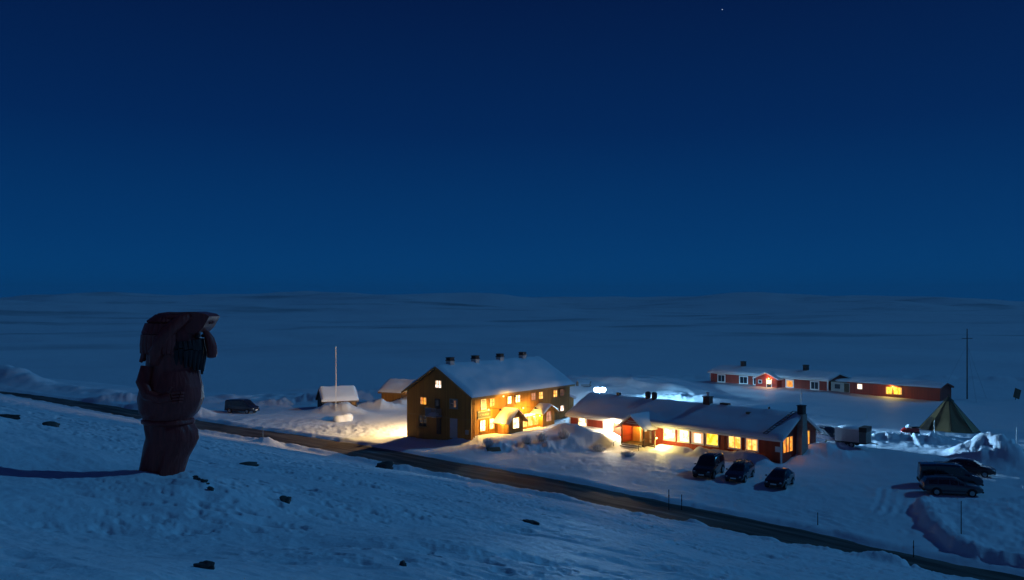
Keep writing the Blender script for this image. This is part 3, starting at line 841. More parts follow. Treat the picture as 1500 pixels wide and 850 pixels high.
    sl2 = (pz - pe) / (xm - x0); oe = .5; zz = pe - sl2 * oe
    q = MB()
    q.prism_y([(x0 - oe, zz + .01), (xm, pz + .01), (xm, pz + .13), (x0 - oe, zz + .13)], -dep - .5, .6)
    q.prism_y([(x1 + oe, zz + .01), (x1 + oe, zz + .13), (xm + .001, pz + .13), (xm + .001, pz + .01)], -dep - .5, .6)
    q.build('porch_roof', M['white'], pw)
    sn = snow_sheet(-1.3, dep + .40, x1 - x0, pe, pz, oe - .03, .14, .13, 9.0, 20, 18, .02)
    sn.v = [(x0 + b, -a, c) for a, b, c in sn.v]
    sn.build('porch_snow', M['roofsnow'], pw, smooth=True)
    for a_, b_ in ((.25, 1.25), (1.5, 2.6)):
        q = MB(); q.box(x0 + a_, x0 + b_, -.07, -.004, .24, 2.2); q.build('entrance_door', M['door'], pw)
    for a_, b_ in ((1.3, 1.45), (2.65, 2.8)):
        q = MB(); q.box(x0 + a_, x0 + b_, -.1, -.004, .24, 2.25); q.build('door_frame', M['white'], pw)
    q = MB(); q.box(x0 - .02, x0 + .06, -dep + .16, -.02, .22, pe); q.build('porch_side_wall', M['redh'], pw)
    q = MB()
    for k in range(4): q.box(x0 + .3, x1 - .2, -dep - .33 * (k + 1), -dep - .33 * k - .003, -.5, .16 - .17 * k)
    q.build('steps', M['rough_plaster'], h)
    q = MB()
    for k in range(4): q.box(x0 + .32, x1 - .22, -dep - .33 * (k + 1) + .05, -dep - .33 * k - .06, .162 - .17 * k, .20 - .17 * k)
    q.build('step_snow', M['snow'], h)
    # lattice screen and rail right of the porch
    q = MB(); a0, a1 = 12.56, 14.0; yy = -dep
    for xx in (a0, a1): q.box(xx - .06, xx + .06, yy - .06, yy + .06, -.2, 2.05)
    q.box(a0, a1, yy - .04, yy + .04, 1.95, 2.03); q.box(a0, a1, yy - .04, yy + .04, 1.0, 1.07); q.box(a0, a1, yy - .04, yy + .04, .2, .27)
    k = a0 + .12
    while k < a1 - .05:
        q.box(k, k + .07, yy - .02, yy + .02, .27, 1.95); k += .17
    q.build('lattice_screen', M['plank'], h)
    q = MB(); q.bar((x1 + .1, -dep - .1, .9), (x1 + .4, -dep - 1.5, .55), .04); q.bar((x1 + .4, -dep - 1.5, -.2), (x1 + .4, -dep - 1.5, .6), .04)
    q.build('handrail', M['plank'], h); q = MB()
    q.bar((x0 + .1, -dep - .1, .9), (x0 + .1, -dep - 1.5, .4), .04); q.bar((x0 + .1, -dep - 1.5, -.3), (x0 + .1, -dep - 1.5, .42), .04)
    q.build('handrail', M['plank'], h)
    return h
LODGE = red_lodge()

# ------------------------------------------------------------------ far red cabins
def far_cabins():
    rz = math.atan2(FA[1], FA[0])
    c = thing('red_cabin', 'far red cabin with small gabled porch and pale framed windows', 'cabin', (*FO, 0), rz)
    gable_shell(c, 25.7, 7.5, 2.35, 3.3, 'red', .4, .3, .3, 12., trim='white')
    corner_boards(c, 25.7, 7.5, 2.35, 'white', w=.18)
    for x0, x1, pn in ((2.0, 3.5, 'darkglass'), (7.15, 8.75, 'darkglass'), (22.4, 23.8, 'darkglass'), (17.35, 18.7, 'p_orange'), (10.3, 11.1, 'darkglass')):
        window(c, x0, x1, .62, 1.85, pn, 'white', 'front', bars=(1, 0) if pn == 'darkglass' else (0, 0), trim=.2)
    p = MB(); p.prism_y([(11.7, -.8), (16.3, -.8), (16.3, 2.0), (14.0, 3.0), (11.7, 2.0)], -1.6, -.01); pw = p.build('porch', M['redh'], c)
    p = MB(); p.prism_y([(11.2, 1.85), (14, 3.06), (14, 3.25), (11.2, 2.02)], -1.9, .6); p.prism_y([(16.8, 1.85), (16.8, 2.02), (14.001, 3.25), (14.001, 3.06)], -1.9, .6)
    p.build('porch_roof', M['white'], pw)
    p = MB(); p.box(14.2, 15.1, -1.66, -1.604, -.3, 1.9); p.build('porch_door', M['darkwood'], pw)
    p = MB(); p.box(14.25, 15.05, -1.69, -1.662, 1.05, 1.75); p.build('door_window', M['p_white'], pw)
    p = MB(); p.box(12.3, 13.1, -1.65, -1.604, 1.0, 1.7, 0); p.box(12.4, 13.0, -1.67, -1.651, 1.1, 1.6, 1); p.build('porch_window', [M['white'], M['darkglass']], pw)
    p = MB(); p.box(14.05, 14.2, -1.68, -1.604, -.3, 2.0); p.box(15.1, 15.25, -1.68, -1.604, -.3, 2.0); p.build('door_frame', M['white'], pw)
    for x in (5.4, 19.2):
        p = MB(); p.box(x - .4, x + .4, 3.3, 4.1, 3.0, 4.55); p.box(x - .47, x + .47, 3.23, 4.17, 4.55, 4.65); p.build('chimney', M['soot'], c)
    d = thing('red_cabin', 'far long red cabin behind the tent with two yellow windows side by side', 'cabin', (*at(FO, FA, 29.9, 0), 0), rz)
    gable_shell(d, 15.4, 4.4, 2.35, 3.0, 'red', .4, .3, .22, 14., trim='red')
    corner_boards(d, 15.4, 4.4, 2.35, 'red')
    for x0, x1, z0, z1, pn, b in ((1.4, 2.25, 1.25, 2.1, 'p_cool', (0, 0)), (6.5, 7.5, .8, 1.95, 'p_yellow', (1, 0)), (7.85, 9.2, .85, 1.95, 'p_yellow', (1, 0))):
        window(d, x0, x1, z0, z1, pn, 'ochre_trim', 'front', bars=b, trim=.08)
    e = thing('link_building', 'low grey connecting passage between the two far red cabins', 'cabin', (*at(FO, FA, 25.75, 0), 0), rz)
    p = MB(); p.box(.03, 4.05, .9, 6.0, -.8, 2.1); p.build('wall', M['grey'], e)
    p = MB(); p.box(.02, 4.1, .3, 6.4, 2.12, 2.26); p.build('roof', M['darkroof'], e)
    p = MB(); p.ball((2.05, 3.3, 2.27), 2.0, 3.0, .35, 16, 8); p.build('snow_cover', M['roofsnow'], e, smooth=True)
    p = MB(); p.box(2.6, 3.5, .83, .897, -.2, 1.95); p.build('door', M['darkwood'], e)
    p = MB(); p.box(.8, 1.8, .85, .897, .9, 1.7); p.build('window', M['darkglass'], e)
far_cabins()

# ------------------------------------------------------------------ hut and shed on the left
def small_huts():
    a = math.atan2(.40, .92)
    h = thing('log_hut', 'small hut buried in snow with a dark left gable behind the flagpole', 'hut', (-28.6, 129.0, 0), a)
    gable_shell(h, 5.2, 4.2, 1.5, 3.0, 'darkwood', .35, .2, .4, 20., trim='plank', nx=24)
    d = MB(); d.box(-.05, -.003, 1.6, 2.5, .1, 1.8); d.build('door', M['plank'], h)
    d = MB(); d.box(4.4, 5.0, -.04, -.003, .7, 1.4); d.build('wall_panel', M['ochre'], h)  # ochre patch put in for lamplight on the hut wall
    a = math.atan2(-.45, .89)
    s = thing('ochre_shed', 'small ochre shed with snowy roof behind the tall house', 'shed', (-21.4, 139.9, 0), a)
    gable_shell(s, 7.0, 5.0, 1.9, 3.4, 'ochre', .45, .35, .3, 23., trim='ochre_trim', nx=24)
    d = MB(); d.box(3.9, 5.0, -.06, -.003, -.2, 1.7); d.build('door', M['plank'], s)
small_huts()

# ------------------------------------------------------------------ carved troll
def troll():
    bx, by = -5.96, 14.8
    bz = hz(bx, by) - 0.04
    t = thing('wooden_statue', 'dark carved wooden troll figure shading its eyes on the snowy hillside', 'statue', (bx, by, bz))
    prof = [(-.12, -.46, .31), (0, -.45, .31), (.27, -.40, .40), (.49, -.35, .53), (.62, -.31, .58), (.757, -.335, .55), (.85, -.35, .49),
            (.92, -.355, .46), (.98, -.36, .485), (1.07, -.425, .57), (1.29, -.445, .665), (1.51, -.40, .645), (1.69, -.345, .60), (1.83, -.32, .565),
            (1.96, -.31, .59), (2.1, -.31, .60), (2.27, -.30, .60), (2.45, -.27, .60), (2.58, -.215, .58), (2.68, -.13, .52), (2.745, 0.0, .42)]
    n = 72; rings = []
    zz = np.array([p[0] for p in prof]); ll = np.array([p[1] for p in prof]); rr_ = np.array([p[2] for p in prof])
    zs = np.linspace(-.12, 2.745, 84)
    off = 0.06
    for z in zs:
        l = float(np.interp(z, zz, ll)) - off; r = float(np.interp(z, zz, rr_)) - off
        cx = (l + r) / 2; rx = (r - l) / 2; ry = rx * (0.86 if z > .9 else .78)
        ring = []
        for k in range(n):
            a = 2 * math.pi * k / n
            c, s_ = math.cos(a), math.sin(a)
            m = 1.0
            if z < .60:                                          # two legs: a cleft front and back
                m -= 0.20 * math.exp(-((c - 0.05) / .16) ** 2) * min(1, (.62 - z) / .2)
            if .60 <= z < .86: m += .02 * math.sin(a * 12)       # folds of the kilt
            m += .012 * math.sin(a * 5 + z * 3) + .010 * math.sin(a * 9 - z * 7)
            ring.append((cx + rx * m * c, ry * m * s_, z))
        rings.append(ring)
    b = MB(); b.loft(rings)
    b.build('body', M['troll'], t, smooth=True)
    # belt fold under the belly
    q = MB(); rg = []
    for z, e in ((.86, 0), (.885, .035), (.93, .035), (.955, 0)):
        l = float(np.interp(z, zz, ll)) - off - e; r = float(np.interp(z, zz, rr_)) - off + e
        rg.append([((l + r) / 2 + (r - l) / 2 * math.cos(2 * math.pi * k / 40), (r - l) / 2 * .86 * math.sin(2 * math.pi * k / 40), z) for k in range(40)])
    q.loft(rg); q.build('belt', M['troll'], t, smooth=True)
    # hair: heavy locks hanging down the back (left) and over the near side
    q = MB(); rnd = random.Random(3)
    for k in range(17):
        a = rad(118 + k * 11.2)
        c, s_ = math.cos(a), math.sin(a)
        end = 2.02 + .10 * rnd.random() - (.16 if k in (3, 4, 5, 6) else 0)
        pts = []
        for z, f in ((2.74, .18), (2.70, .55), (2.58, .86), (2.40, 1.0), (2.22, 1.07), (end, 1.10 + .05 * rnd.random())):
            pts.append(Vector((.13 + .435 * f * c * (1.06 if c < 0 else .55) - .03, .40 * f * s_, z)))
        for i in range(len(pts) - 1):
            ra = (.06, .075, .085, .085, .07, .035)
            q.bar(pts[i], pts[i + 1], ra[i], 8, r2=ra[i + 1])
    q.bar((-.33, -.05, 2.2), (-.455, -.06, 1.93), .09, 8, r2=.03)
    q.build('hair', M['troll'], t, smooth=True)
    # flat cap of hair on top
    q = MB(); q.ball((.16, 0, 2.70), .40, .34, .10, 24, 8); q.build('crown_hair', M['troll'], t, smooth=True)
    # raised arm: upper arm up the near side, forearm to the brow, hand over the eyes
    q = MB()
    pts = [(-.08, -.30, 1.95, .12), (-.04, -.40, 2.12, .13), (.06, -.43, 2.32, .12), (.22, -.39, 2.54, .11), (.36, -.30, 2.67, .10), (.46, -.20, 2.72, .085)]
    ring = []
    for i, (x, y, z, r) in enumerate(pts):
        p0 = Vector(pts[max(0, i - 1)][:3]); p1 = Vector(pts[min(len(pts) - 1, i + 1)][:3])
        qd = (p1 - p0).to_track_quat('Z', 'Y').to_matrix()
        ring.append([Vector((x, y, z)) + qd @ Vector((r * math.cos(2 * math.pi * k / 14), r * math.sin(2 * math.pi * k / 14), 0)) for k in range(14)])
    q.loft(ring)
    palm = [(.44, -.20, 2.69), (.58, -.02, 2.70)]
    q.ball((.53, -.08, 2.68), .15, .15, .055, 14, 8)
    for k, (ln) in enumerate((.12, .15, .14, .10)):
        y = -.18 + k * .075
        a = Vector((.60 + .02 * k, y, 2.69)); m_ = a + Vector((ln * .55, .03, -.015)); e = m_ + Vector((ln * .40, .01, -.075))
        q.bar(a, m_, .040, 8, r2=.036); q.bar(m_, e, .036, 8, r2=.026)
    a = Vector((.48, -.02, 2.66)); m_ = Vector((.54, .10, 2.63)); q.bar(a, m_, .042, 8, r2=.036); q.bar(m_, m_ + Vector((.08, .05, -.06)), .036, 8, r2=.026)
    q.build('raised_arm', M['troll'], t, smooth=True)
    # brow, long drooping nose, ears, beard
    q = MB(); q.prism_y([(.05, 2.70), (.30, 2.48), (.46, 2.44), (.62, 2.45), (.70, 2.53), (.785, 2.68), (.80, 2.72), (.74, 2.765), (.56, 2.80), (.15, 2.795)], -.27, .27); q.build('brow', M['troll'], t)
    q = MB(); ring = []
    for x, z, r in ((.58, 2.50, .05), (.655, 2.45, .06), (.715, 2.34, .08), (.75, 2.20, .09), (.762, 2.08, .088), (.75, 2.01, .075), (.745, 1.995, .03)):
        ring.append([(x + r * math.cos(2 * math.pi * k / 14), r * 1.05 * math.sin(2 * math.pi * k / 14), z) for k in range(14)])
    q.loft(ring); q.build('nose', M['troll'], t, smooth=True)
    for y in (-.14, .14):
        q = MB(); q.ball((.56, y, 2.38), .045, .05, .035, 10, 6); q.build('eye', M['trolldark'], t, smooth=True)
    q = MB(); rnd = random.Random(8)
    for k in range(15):
        a = rad(-82 + k * 11.5)
        x0 = .22 + .37 * math.cos(a) - .02; y0 = .36 * math.sin(a)
        zt = 2.34 - .05 * abs(math.sin(a)); zb = 1.70 + .16 * abs(math.sin(a)) + .06 * rnd.random()
        m_ = Vector((x0 + .03, y0 * 1.03, (zt + zb) / 2 + .08))
        q.bar((x0, y0, zt), m_, .05, 7, r2=.062); q.bar(m_, (x0 + .015, y0 * .9, zb), .062, 7, r2=.02)
    q.build('beard', M['trolldark'], t, smooth=True)
    # mouth line and the other arm resting on the belly
    q = MB(); pts = [(-.22, -.34, 1.86, .11), (-.26, -.42, 1.62, .115), (-.16, -.47, 1.40, .105), (.08, -.50, 1.34, .09), (.24, -.49, 1.38, .075)]
    ring = []
    for i, (x, y, z, r) in enumerate(pts):
        p0 = Vector(pts[max(0, i - 1)][:3]); p1 = Vector(pts[min(len(pts) - 1, i + 1)][:3])
        qd = (p1 - p0).to_track_quat('Z', 'Y').to_matrix()
        ring.append([Vector((x, y, z)) + qd @ Vector((r * math.cos(2 * math.pi * k / 12), r * math.sin(2 * math.pi * k / 12), 0)) for k in range(12)])
    q.loft(ring)
    for k in range(4):
        a = Vector((.26, -.49, 1.43 - k * .05)); q.bar(a, a + Vector((.12 - .012 * k, .035, .01)), .030, 7, r2=.026)
        b2 = a + Vector((.12 - .012 * k, .035, .01)); q.bar(b2, b2 + Vector((.05, .06, -.01)), .026, 7, r2=.02)
    a = Vector((.20, -.50, 1.45)); q.bar(a, a + Vector((.06, 0, .09)), .03, 7, r2=.024)
    q.build('resting_arm', M['troll'], t, smooth=True)
troll()

# ------------------------------------------------------------------ cars
def car_proto(kind, paint):
    """stations: x, half width, z bottom, z belt, z top, half width at the roof; x forward"""
    if kind == 'suv':
        st = [(-2.30, .80, .52, .92, .96, .74), (-2.22, .90, .42, 1.02, 1.20, .80), (-2.12, .93, .36, 1.10, 1.80, .76), (-1.7, .94, .34, 1.10, 1.88, .77), (-.6, .95, .33, 1.10, 1.91, .78),
              (.35, .95, .33, 1.09, 1.86, .76), (1.02, .95, .33, 1.07, 1.12, .80), (1.9, .93, .35, 1.00, 1.06, .78), (2.28, .88, .42, .86, .94, .72), (2.36, .80, .50, .74, .78, .66)]
        wr, wx, gl = .39, (-1.38, 1.45), (2, 5, 6)
    elif kind == 'van':
        st = [(-2.48, .88, .45, .95, 1.0, .82), (-2.42, .93, .36, 1.08, 1.75, .83), (-2.35, .95, .33, 1.10, 1.90, .84), (-1.2, .96, .32, 1.10, 1.97, .85), (.4, .96, .32, 1.10, 1.97, .84),
              (.95, .96, .32, 1.10, 1.86, .80), (1.72, .95, .32, 1.08, 1.16, .80), (2.22, .92, .34, .96, 1.02, .76), (2.46, .84, .42, .80, .85, .70), (2.50, .78, .48, .72, .75, .66)]
        wr, wx, gl = .35, (-1.55, 1.55), (2, 5, 6)
    elif kind == 'estate':
        st = [(-2.28, .78, .48, .85, .90, .70), (-2.20, .86, .38, .92, 1.05, .70), (-1.95, .88, .32, .95, 1.38, .64), (-1.2, .89, .29, .95, 1.47, .64), (-.3, .89, .28, .94, 1.49, .64),
              (.35, .89, .28, .93, 1.44, .62), (1.15, .89, .28, .92, .97, .72), (1.9, .86, .30, .82, .87, .70), (2.2, .80, .36, .70, .75, .64), (2.28, .72, .44, .62, .65, .58)]
        wr, wx, gl = .32, (-1.33, 1.38), (2, 5, 6)
    else:                                                       # hatchback / saloon
        st = [(-2.15, .74, .48, .84, .88, .66), (-2.08, .84, .38, .92, .98, .66), (-1.55, .87, .31, .95, 1.30, .60), (-1.0, .88, .29, .94, 1.45, .61), (-.2, .88, .28, .93, 1.47, .62),
              (.35, .88, .28, .92, 1.40, .60), (1.15, .88, .28, .90, .95, .70), (1.8, .85, .30, .80, .85, .68), (2.08, .79, .36, .69, .73, .62), (2.16, .70, .44, .60, .63, .56)]
        wr, wx, gl = .31, (-1.28, 1.32), (2, 5, 6)
    t = thing('parked_car', '', 'car')
    b = MB(); rings = []
    for x, w, zb, zl, zt, wt in st:
        zm = (zb + zl) / 2
        half = [(.84 * w, zb), (.98 * w, zb + .12), (w, zm + .05), (.97 * w, zl), (wt + .015, zt - .09 * min(1, (zt - zl) / .3)), (wt * .86, zt), (wt * .4, zt + .015)]
        rings.append([(x, y, z) for y, z in half] + [(x, -y, z) for y, z in reversed(half)])
    b.loft(rings)
    # roof, sills
    for s_ in (-1, 1):
        b.box(wx[0] + wr + .12, wx[1] - wr - .12, s_ * .90 * st[4][1] - .05, s_ * .90 * st[4][1] + .05, st[4][2] - .04, st[4][2] + .10)
    b.build('body', paint, t, smooth=True)
    g0, g1, gs = gl
    # side glass
    for s_ in (1, -1):
        w_ = MB()
        for i in range(g0, g1 + 1):
            A, B = st[i], st[i + 1]
            def P(S, f):
                y0, z0 = .97 * S[1], S[3]; y1, z1 = S[5] + .015, S[4] - .09 * min(1, (S[4] - S[3]) / .3)
                return Vector((S[0], s_ * (y0 + (y1 - y0) * f + .014), z0 + (z1 - z0) * f))
            lo0, hi0, lo1, hi1 = P(A, .10), P(A, .90), P(B, .10), P(B, .90)
            ins = .045
            def L_(p, q, f): return p.lerp(q, f)
            ln = max(.1, abs(B[0] - A[0])); e = min(.3, ins / ln)
            if i == g1:
                w_.add([L_(lo0, lo1, e), L_(lo0, lo1, .80), L_(hi0, hi1, .30), L_(hi0, hi1, e)], [(0, 1, 2, 3)])
            else:
                w_.add([L_(lo0, lo1, e), L_(lo0, lo1, 1 - e), L_(hi0, hi1, 1 - e), L_(hi0, hi1, e)], [(0, 1, 2, 3)])
        w_.build('side_window', M['darkglass'], t)
    def cross(i, f0, f1, e, name):
        A, B = st[i], st[i + 1]
        q = []
        for S, f in ((A, f0), (B, f1)):
            pass
        pa = Vector((A[0], 0, A[4])); pb = Vector((B[0], 0, B[4]))
        va = pa.lerp(pb, f0); vb = pa.lerp(pb, f1)
        wa = (A[5] + (B[5] - A[5]) * f0) * .84; wb = (A[5] + (B[5] - A[5]) * f1) * .84
        nrm = Vector((-(pb.z - pa.z), 0, pb.x - pa.x)).normalized() * .024
        m_ = MB(); m_.add([va + Vector((0, -wa, 0)) + nrm, va + Vector((0, wa, 0)) + nrm, vb + Vector((0, wb, 0)) + nrm, vb + Vector((0, -wb, 0)) + nrm], [(0, 1, 2, 3)])
        m_.build(name, M['darkglass'], t)
    cross(5, .07, .90, 0, 'windscreen')
    cross(1, .22, .92, 0, 'rear_window')
    # wheels
    for x in wx:
        for s_ in (1, -1):
            yw = s_ * (st[4][1] - .11)
            k = MB(); k.bar((x, yw - .11, wr), (x, yw + .11, wr), wr, 20); wh = k.build('wheel', M['rubber'], t, smooth=True)
            k = MB(); k.bar((x, yw + s_ * .105, wr), (x, yw + s_ * .122, wr), wr * .62, 14); k.build('rim', M['rim'], wh)
            k = MB(); rg = 14; poly = [(x + (wr + .075) * math.cos(math.pi * j / rg), wr + (wr + .075) * math.sin(math.pi * j / rg)) for j in range(rg + 1)]
            inner = [(x + (wr + .01) * math.cos(math.pi * j / rg), wr + (wr + .01) * math.sin(math.pi * j / rg)) for j in range(rg, -1, -1)]
            k.prism_y(poly + inner, s_ * (st[4][1] - .02), s_ * (st[4][1] + .03)); k.build('wheel_arch', M['rubber'], t)
    fx, fw = st[-2][0], st[-2][1]
    zf = st[-2][3]
    for s_ in (1, -1):
        k = MB(); k.ball((fx - .03, s_ * fw * .74, zf - .06), .12, .17, .085, 12, 8); k.build('headlight', M['headlamp'], t, smooth=True)
        k = MB(); zt_ = st[1][3]; k.box(st[1][0] - .05, st[1][0] + .06, s_ * st[1][1] * .82 - .08, s_ * st[1][1] * .82 + .08, zt_ - .22, zt_ + .03); k.build('tail_light', M['taillamp'], t)
        k = MB(); k.ball((st[5][0] + .45, s_ * (st[5][1] + .10), st[5][3] + .06), .09, .11, .075, 10, 6); k.build('wing_mirror', paint, t, smooth=True)
    k = MB(); k.box(fx - .02, st[-1][0] + .03, -.42, .42, zf - .24, zf - .06); k.build('grille', M['rubber'], t)
    k = MB(); k.box(st[-1][0] + .005, st[-1][0] + .045, -.26, .26, .46, .57); k.build('number_plate', M['plate'], t)
    k = MB(); k.box(st[-1][0] - .12, st[-1][0] + .035, -st[-1][1] * .98, st[-1][1] * .98, .34, .46); k.build('front_bumper', M['rubber'], t)
    k = MB(); k.box(st[0][0] - .035, st[0][0] + .1, -st[0][1] * .98, st[0][1] * .98, .36, .55); k.build('rear_bumper', M['rubber'], t)
    if kind in ('suv', 'estate', 'van'):
        for s_ in (1, -1):
            k = MB(); zt = st[4][4]; k.bar((st[3][0], s_ * st[4][5] * .82, zt + .05), (st[5][0] - .05, s_ * st[4][5] * .82, zt + .05), .022)
            for x in (st[3][0] + .1, st[4][0], st[5][0] - .15): k.bar((x, s_ * st[4][5] * .82, zt - .06), (x, s_ * st[4][5] * .82, zt + .05), .018)
            k.build('roof_rail', M['rim'], t)
    return t, st

def place_car(t, x, y, ang, label, dz=0.0, group=None, name=None):
    d = Vector((math.cos(ang), math.sin(ang)))
    # settle on the snow: mean height under the wheels plus pitch and roll
    zf = np.mean([hz(x + d.x * 1.3 - d.y * s * .7, y + d.y * 1.3 + d.x * s * .7) for s in (-1, 1)])
    zr = np.mean([hz(x - d.x * 1.3 - d.y * s * .7, y - d.y * 1.3 + d.x * s * .7) for s in (-1, 1)])
    t.location = (x, y, (zf + zr) / 2 - .03 + dz)
    t.rotation_euler = (0, -math.atan2(zf - zr, 2.6), ang)
    t['label'] = label
    if group: t['group'] = group
    if name: t.name = name
    return t

P_BLACK = mat('black_car_paint', (0.012, 0.012, 0.014), 0.25, coat=0.6)
P_NAVY = mat('navy_car_paint', (0.016, 0.022, 0.045), 0.25, coat=0.6)
P_GREY = mat('grey_car_paint', (0.10, 0.10, 0.11), 0.3, metal=0.3, coat=0.6)
P_BROWN = mat('maroon_car_paint', (0.055, 0.018, 0.016), 0.3, coat=0.6)

front_ang = math.atan2(-.718, -.60)
suv, st = car_proto('suv', P_BLACK)
place_car(suv, 18.6, 80.6, math.atan2(-.866, -.50), 'black off-road car with roof rails parked nose out under the lit lodge windows', group='cars parked in front of the red lodge')
est, st = car_proto('estate', P_NAVY)
place_car(est, 21.1, 79.0, math.atan2(-.866, -.50), 'dark estate car with roof rack between the off-road car and the rounded hatchback', group='cars parked in front of the red lodge')
k = MB()
for x in (-1.0, .0): k.bar((x, -.62, 1.58), (x, .62, 1.58), .025)
for y in (-.35, -.2, .1, .3): k.bar((-1.5, y, 1.62), (.7, y, 1.63), .028, 6)
k.build('roof_rack', M['plank'], est)
hat, st = car_proto('hatch', P_BLACK)
place_car(hat, 23.9, 76.2, math.atan2(-.85, -.52), 'rounded dark hatchback nearest the right corner of the red lodge', group='cars parked in front of the red lodge')

rg = 'cars parked in a row on the right lot'
van, st = car_proto('van', P_NAVY)
place_car(van, 38.4, 74.9, math.atan2(-.30, .95), 'dark tall people carrier between two lower cars on the right lot', group=rg, name='parked_van')
van['category'] = 'van'
h2, st = car_proto('estate', P_GREY)
place_car(h2, 36.9, 71.7, math.atan2(-.22, .97), 'grey car nearest the road on the right lot', group=rg)
h3, st = car_proto('hatch', P_BROWN)
place_car(h3, 42.8, 79.9, math.atan2(-.52, .85), 'dark reddish car parked beside the bright ploughed snow pile', group=rg)
dv = copy_tree(van); dv.name = 'parked_van'
if 'group' in dv: del dv['group']
place_car(dv, 34.9, 95.6, math.atan2(-.89, .45), 'dark van parked behind the gable of the red lodge')
lv = copy_tree(van); lv.name = 'parked_van'
if 'group' in lv: del lv['group']
place_car(lv, -39.9, 126.2, math.atan2(-.35, .94), 'lone dark van on the snowy lot at the left, beyond the road')

# ------------------------------------------------------------------ trailer behind the lodge
def trailer():
    x, y = 37.0, 92.9
    t = thing('box_trailer', 'pale boxy trailer with snow on its lid beside the dark van', 'trailer', (x, y, hz(x, y)), math.atan2(-.62, .78))
    b = MB(); b.box(-1.5, 1.0, -.95, .95, .62, 1.95); b.build('box', M['tarp'], t)
    b = MB(); b.box(1.0, 1.75, -.93, .93, .62, 1.75); b.build('front_locker', M['trailer_end'], t)
    b = MB(); b.box(-1.54, 1.02, -1.0, 1.0, 1.95, 2.03); b.build('lid', M['white'], t)
    b = MB(); b.box(1.0, 1.8, -.97, .97, 1.75, 2.25); b.build('locker_lid', M['darkwood'], t)
    b = MB(); b.ball((-.25, 0, 2.03), 1.25, .98, .18, 20, 8); b.build('snow_cover', M['snow'], t, smooth=True)
    b = MB(); b.box(-1.5, 1.75, -.9, .9, .48, .60); b.build('chassis', M['dark_metal'], t)
    for xx in (-.55, .25):
        for s_ in (-1, 1):
            k = MB(); k.bar((xx, s_ * .92 - .09, .31), (xx, s_ * .92 + .09, .31), .31, 18); w = k.build('wheel', M['rubber'], t, smooth=True)
            k = MB(); k.bar((xx, s_ * .92 + s_ * .085, .31), (xx, s_ * .92 + s_ * .10, .31), .18, 12); k.build('rim', M['rim'], w)
    k = MB(); k.bar((1.75, -.4, .54), (2.7, 0, .5), .04); k.bar((1.75, .4, .54), (2.7, 0, .5), .04); k.bar((2.6, 0, .05), (2.6, 0, .6), .035); k.build('drawbar', M['metal'], t)
    for s_ in (-1, 1):
        k = MB(); k.box(-1.54, -1.505, s_ * .75 - .1, s_ * .75 + .1, .7, .82); k.build('tail_light', M['taillamp'], t)
trailer()

# ------------------------------------------------------------------ lavvu tent
def tent():
    x, y = 54.9, 107.3
    z = hz(x, y)
    t = thing('lavvu_tent', 'tall pointed olive canvas tent standing on the snow at the right', 'tent', (x, y, z - .1), rad(-22))
    n = 8; R = 3.55; H = 4.1
    rings = []
    for f in np.linspace(0, 1, 14):
        r = R * (1 - f) + .16 * f - .10 * math.sin(math.pi * f)
        ring = []
        for k in range(n):
            a0 = 2 * math.pi * k / n; a1 = 2 * math.pi * (k + 1) / n
            for j in range(6):
                q = j / 6
                p = Vector((math.cos(a0), math.sin(a0), 0)).lerp(Vector((math.cos(a1), math.sin(a1), 0)), q)
                sag = 1 - .035 * math.sin(math.pi * q) * math.sin(math.pi * min(1, f * 1.1))
                ring.append((p.x * r * sag, p.y * r * sag, H * f + (0.07 * math.sin(k * 2.1 + j) if f == 0 else 0)))
        rings.append(ring)
    b = MB(); b.loft(rings, caps=False); b.build('canvas', M['canvas'], t, smooth=True)
    b = MB(); rr = []
    for f, r in ((.90, .66), (.97, .36), (1.01, .2)):
        rr.append([(r * math.cos(2 * math.pi * k / 16), r * math.sin(2 * math.pi * k / 16), H * f) for k in range(16)])
    b.loft(rr, caps=False); b.build('smoke_cap', M['canvas_dark'], t, smooth=True)
    for k in range(n):
        a = 2 * math.pi * k / n
        b = MB(); b.bar((R * .99 * math.cos(a), R * .99 * math.sin(a), 0), (-.16 * math.cos(a), -.16 * math.sin(a), H * 1.09), .035, 6)
        b.build('pole', M['darkwood'], t)
    b = MB(); a = rad(215)
    c = Vector((math.cos(a), math.sin(a), 0)); s_ = Vector((-c.y, c.x, 0))
    b.add([c * 3.74 + s_ * .75, c * 3.74 - s_ * .75, c * 2.45 - s_ * .25 + Vector((0, 0, 1.75)), c * 2.45 + s_ * .25 + Vector((0, 0, 1.75))], [(0, 1, 2, 3)])
    b.build('door_flap', M['canvas_dark'], t)
    for k in range(n):
        a = 2 * math.pi * k / n
        b = MB(); b.bar((R * .93 * math.cos(a), R * .93 * math.sin(a), .35), (R * 1.28 * math.cos(a), R * 1.28 * math.sin(a), -.05), .012, 5)
        b.build('guy_rope', M['pole_white'], t)
    b = MB(); rr = []
    for f, r in ((-.15, R * 1.04), (.10, R * .985)):
        rr.append([(r * math.cos(2 * math.pi * k / 8), r * math.sin(2 * math.pi * k / 8), f) for k in range(8)])
    b.loft(rr, caps=False); b.build('valance', M['canvas_dark'], t)
tent()

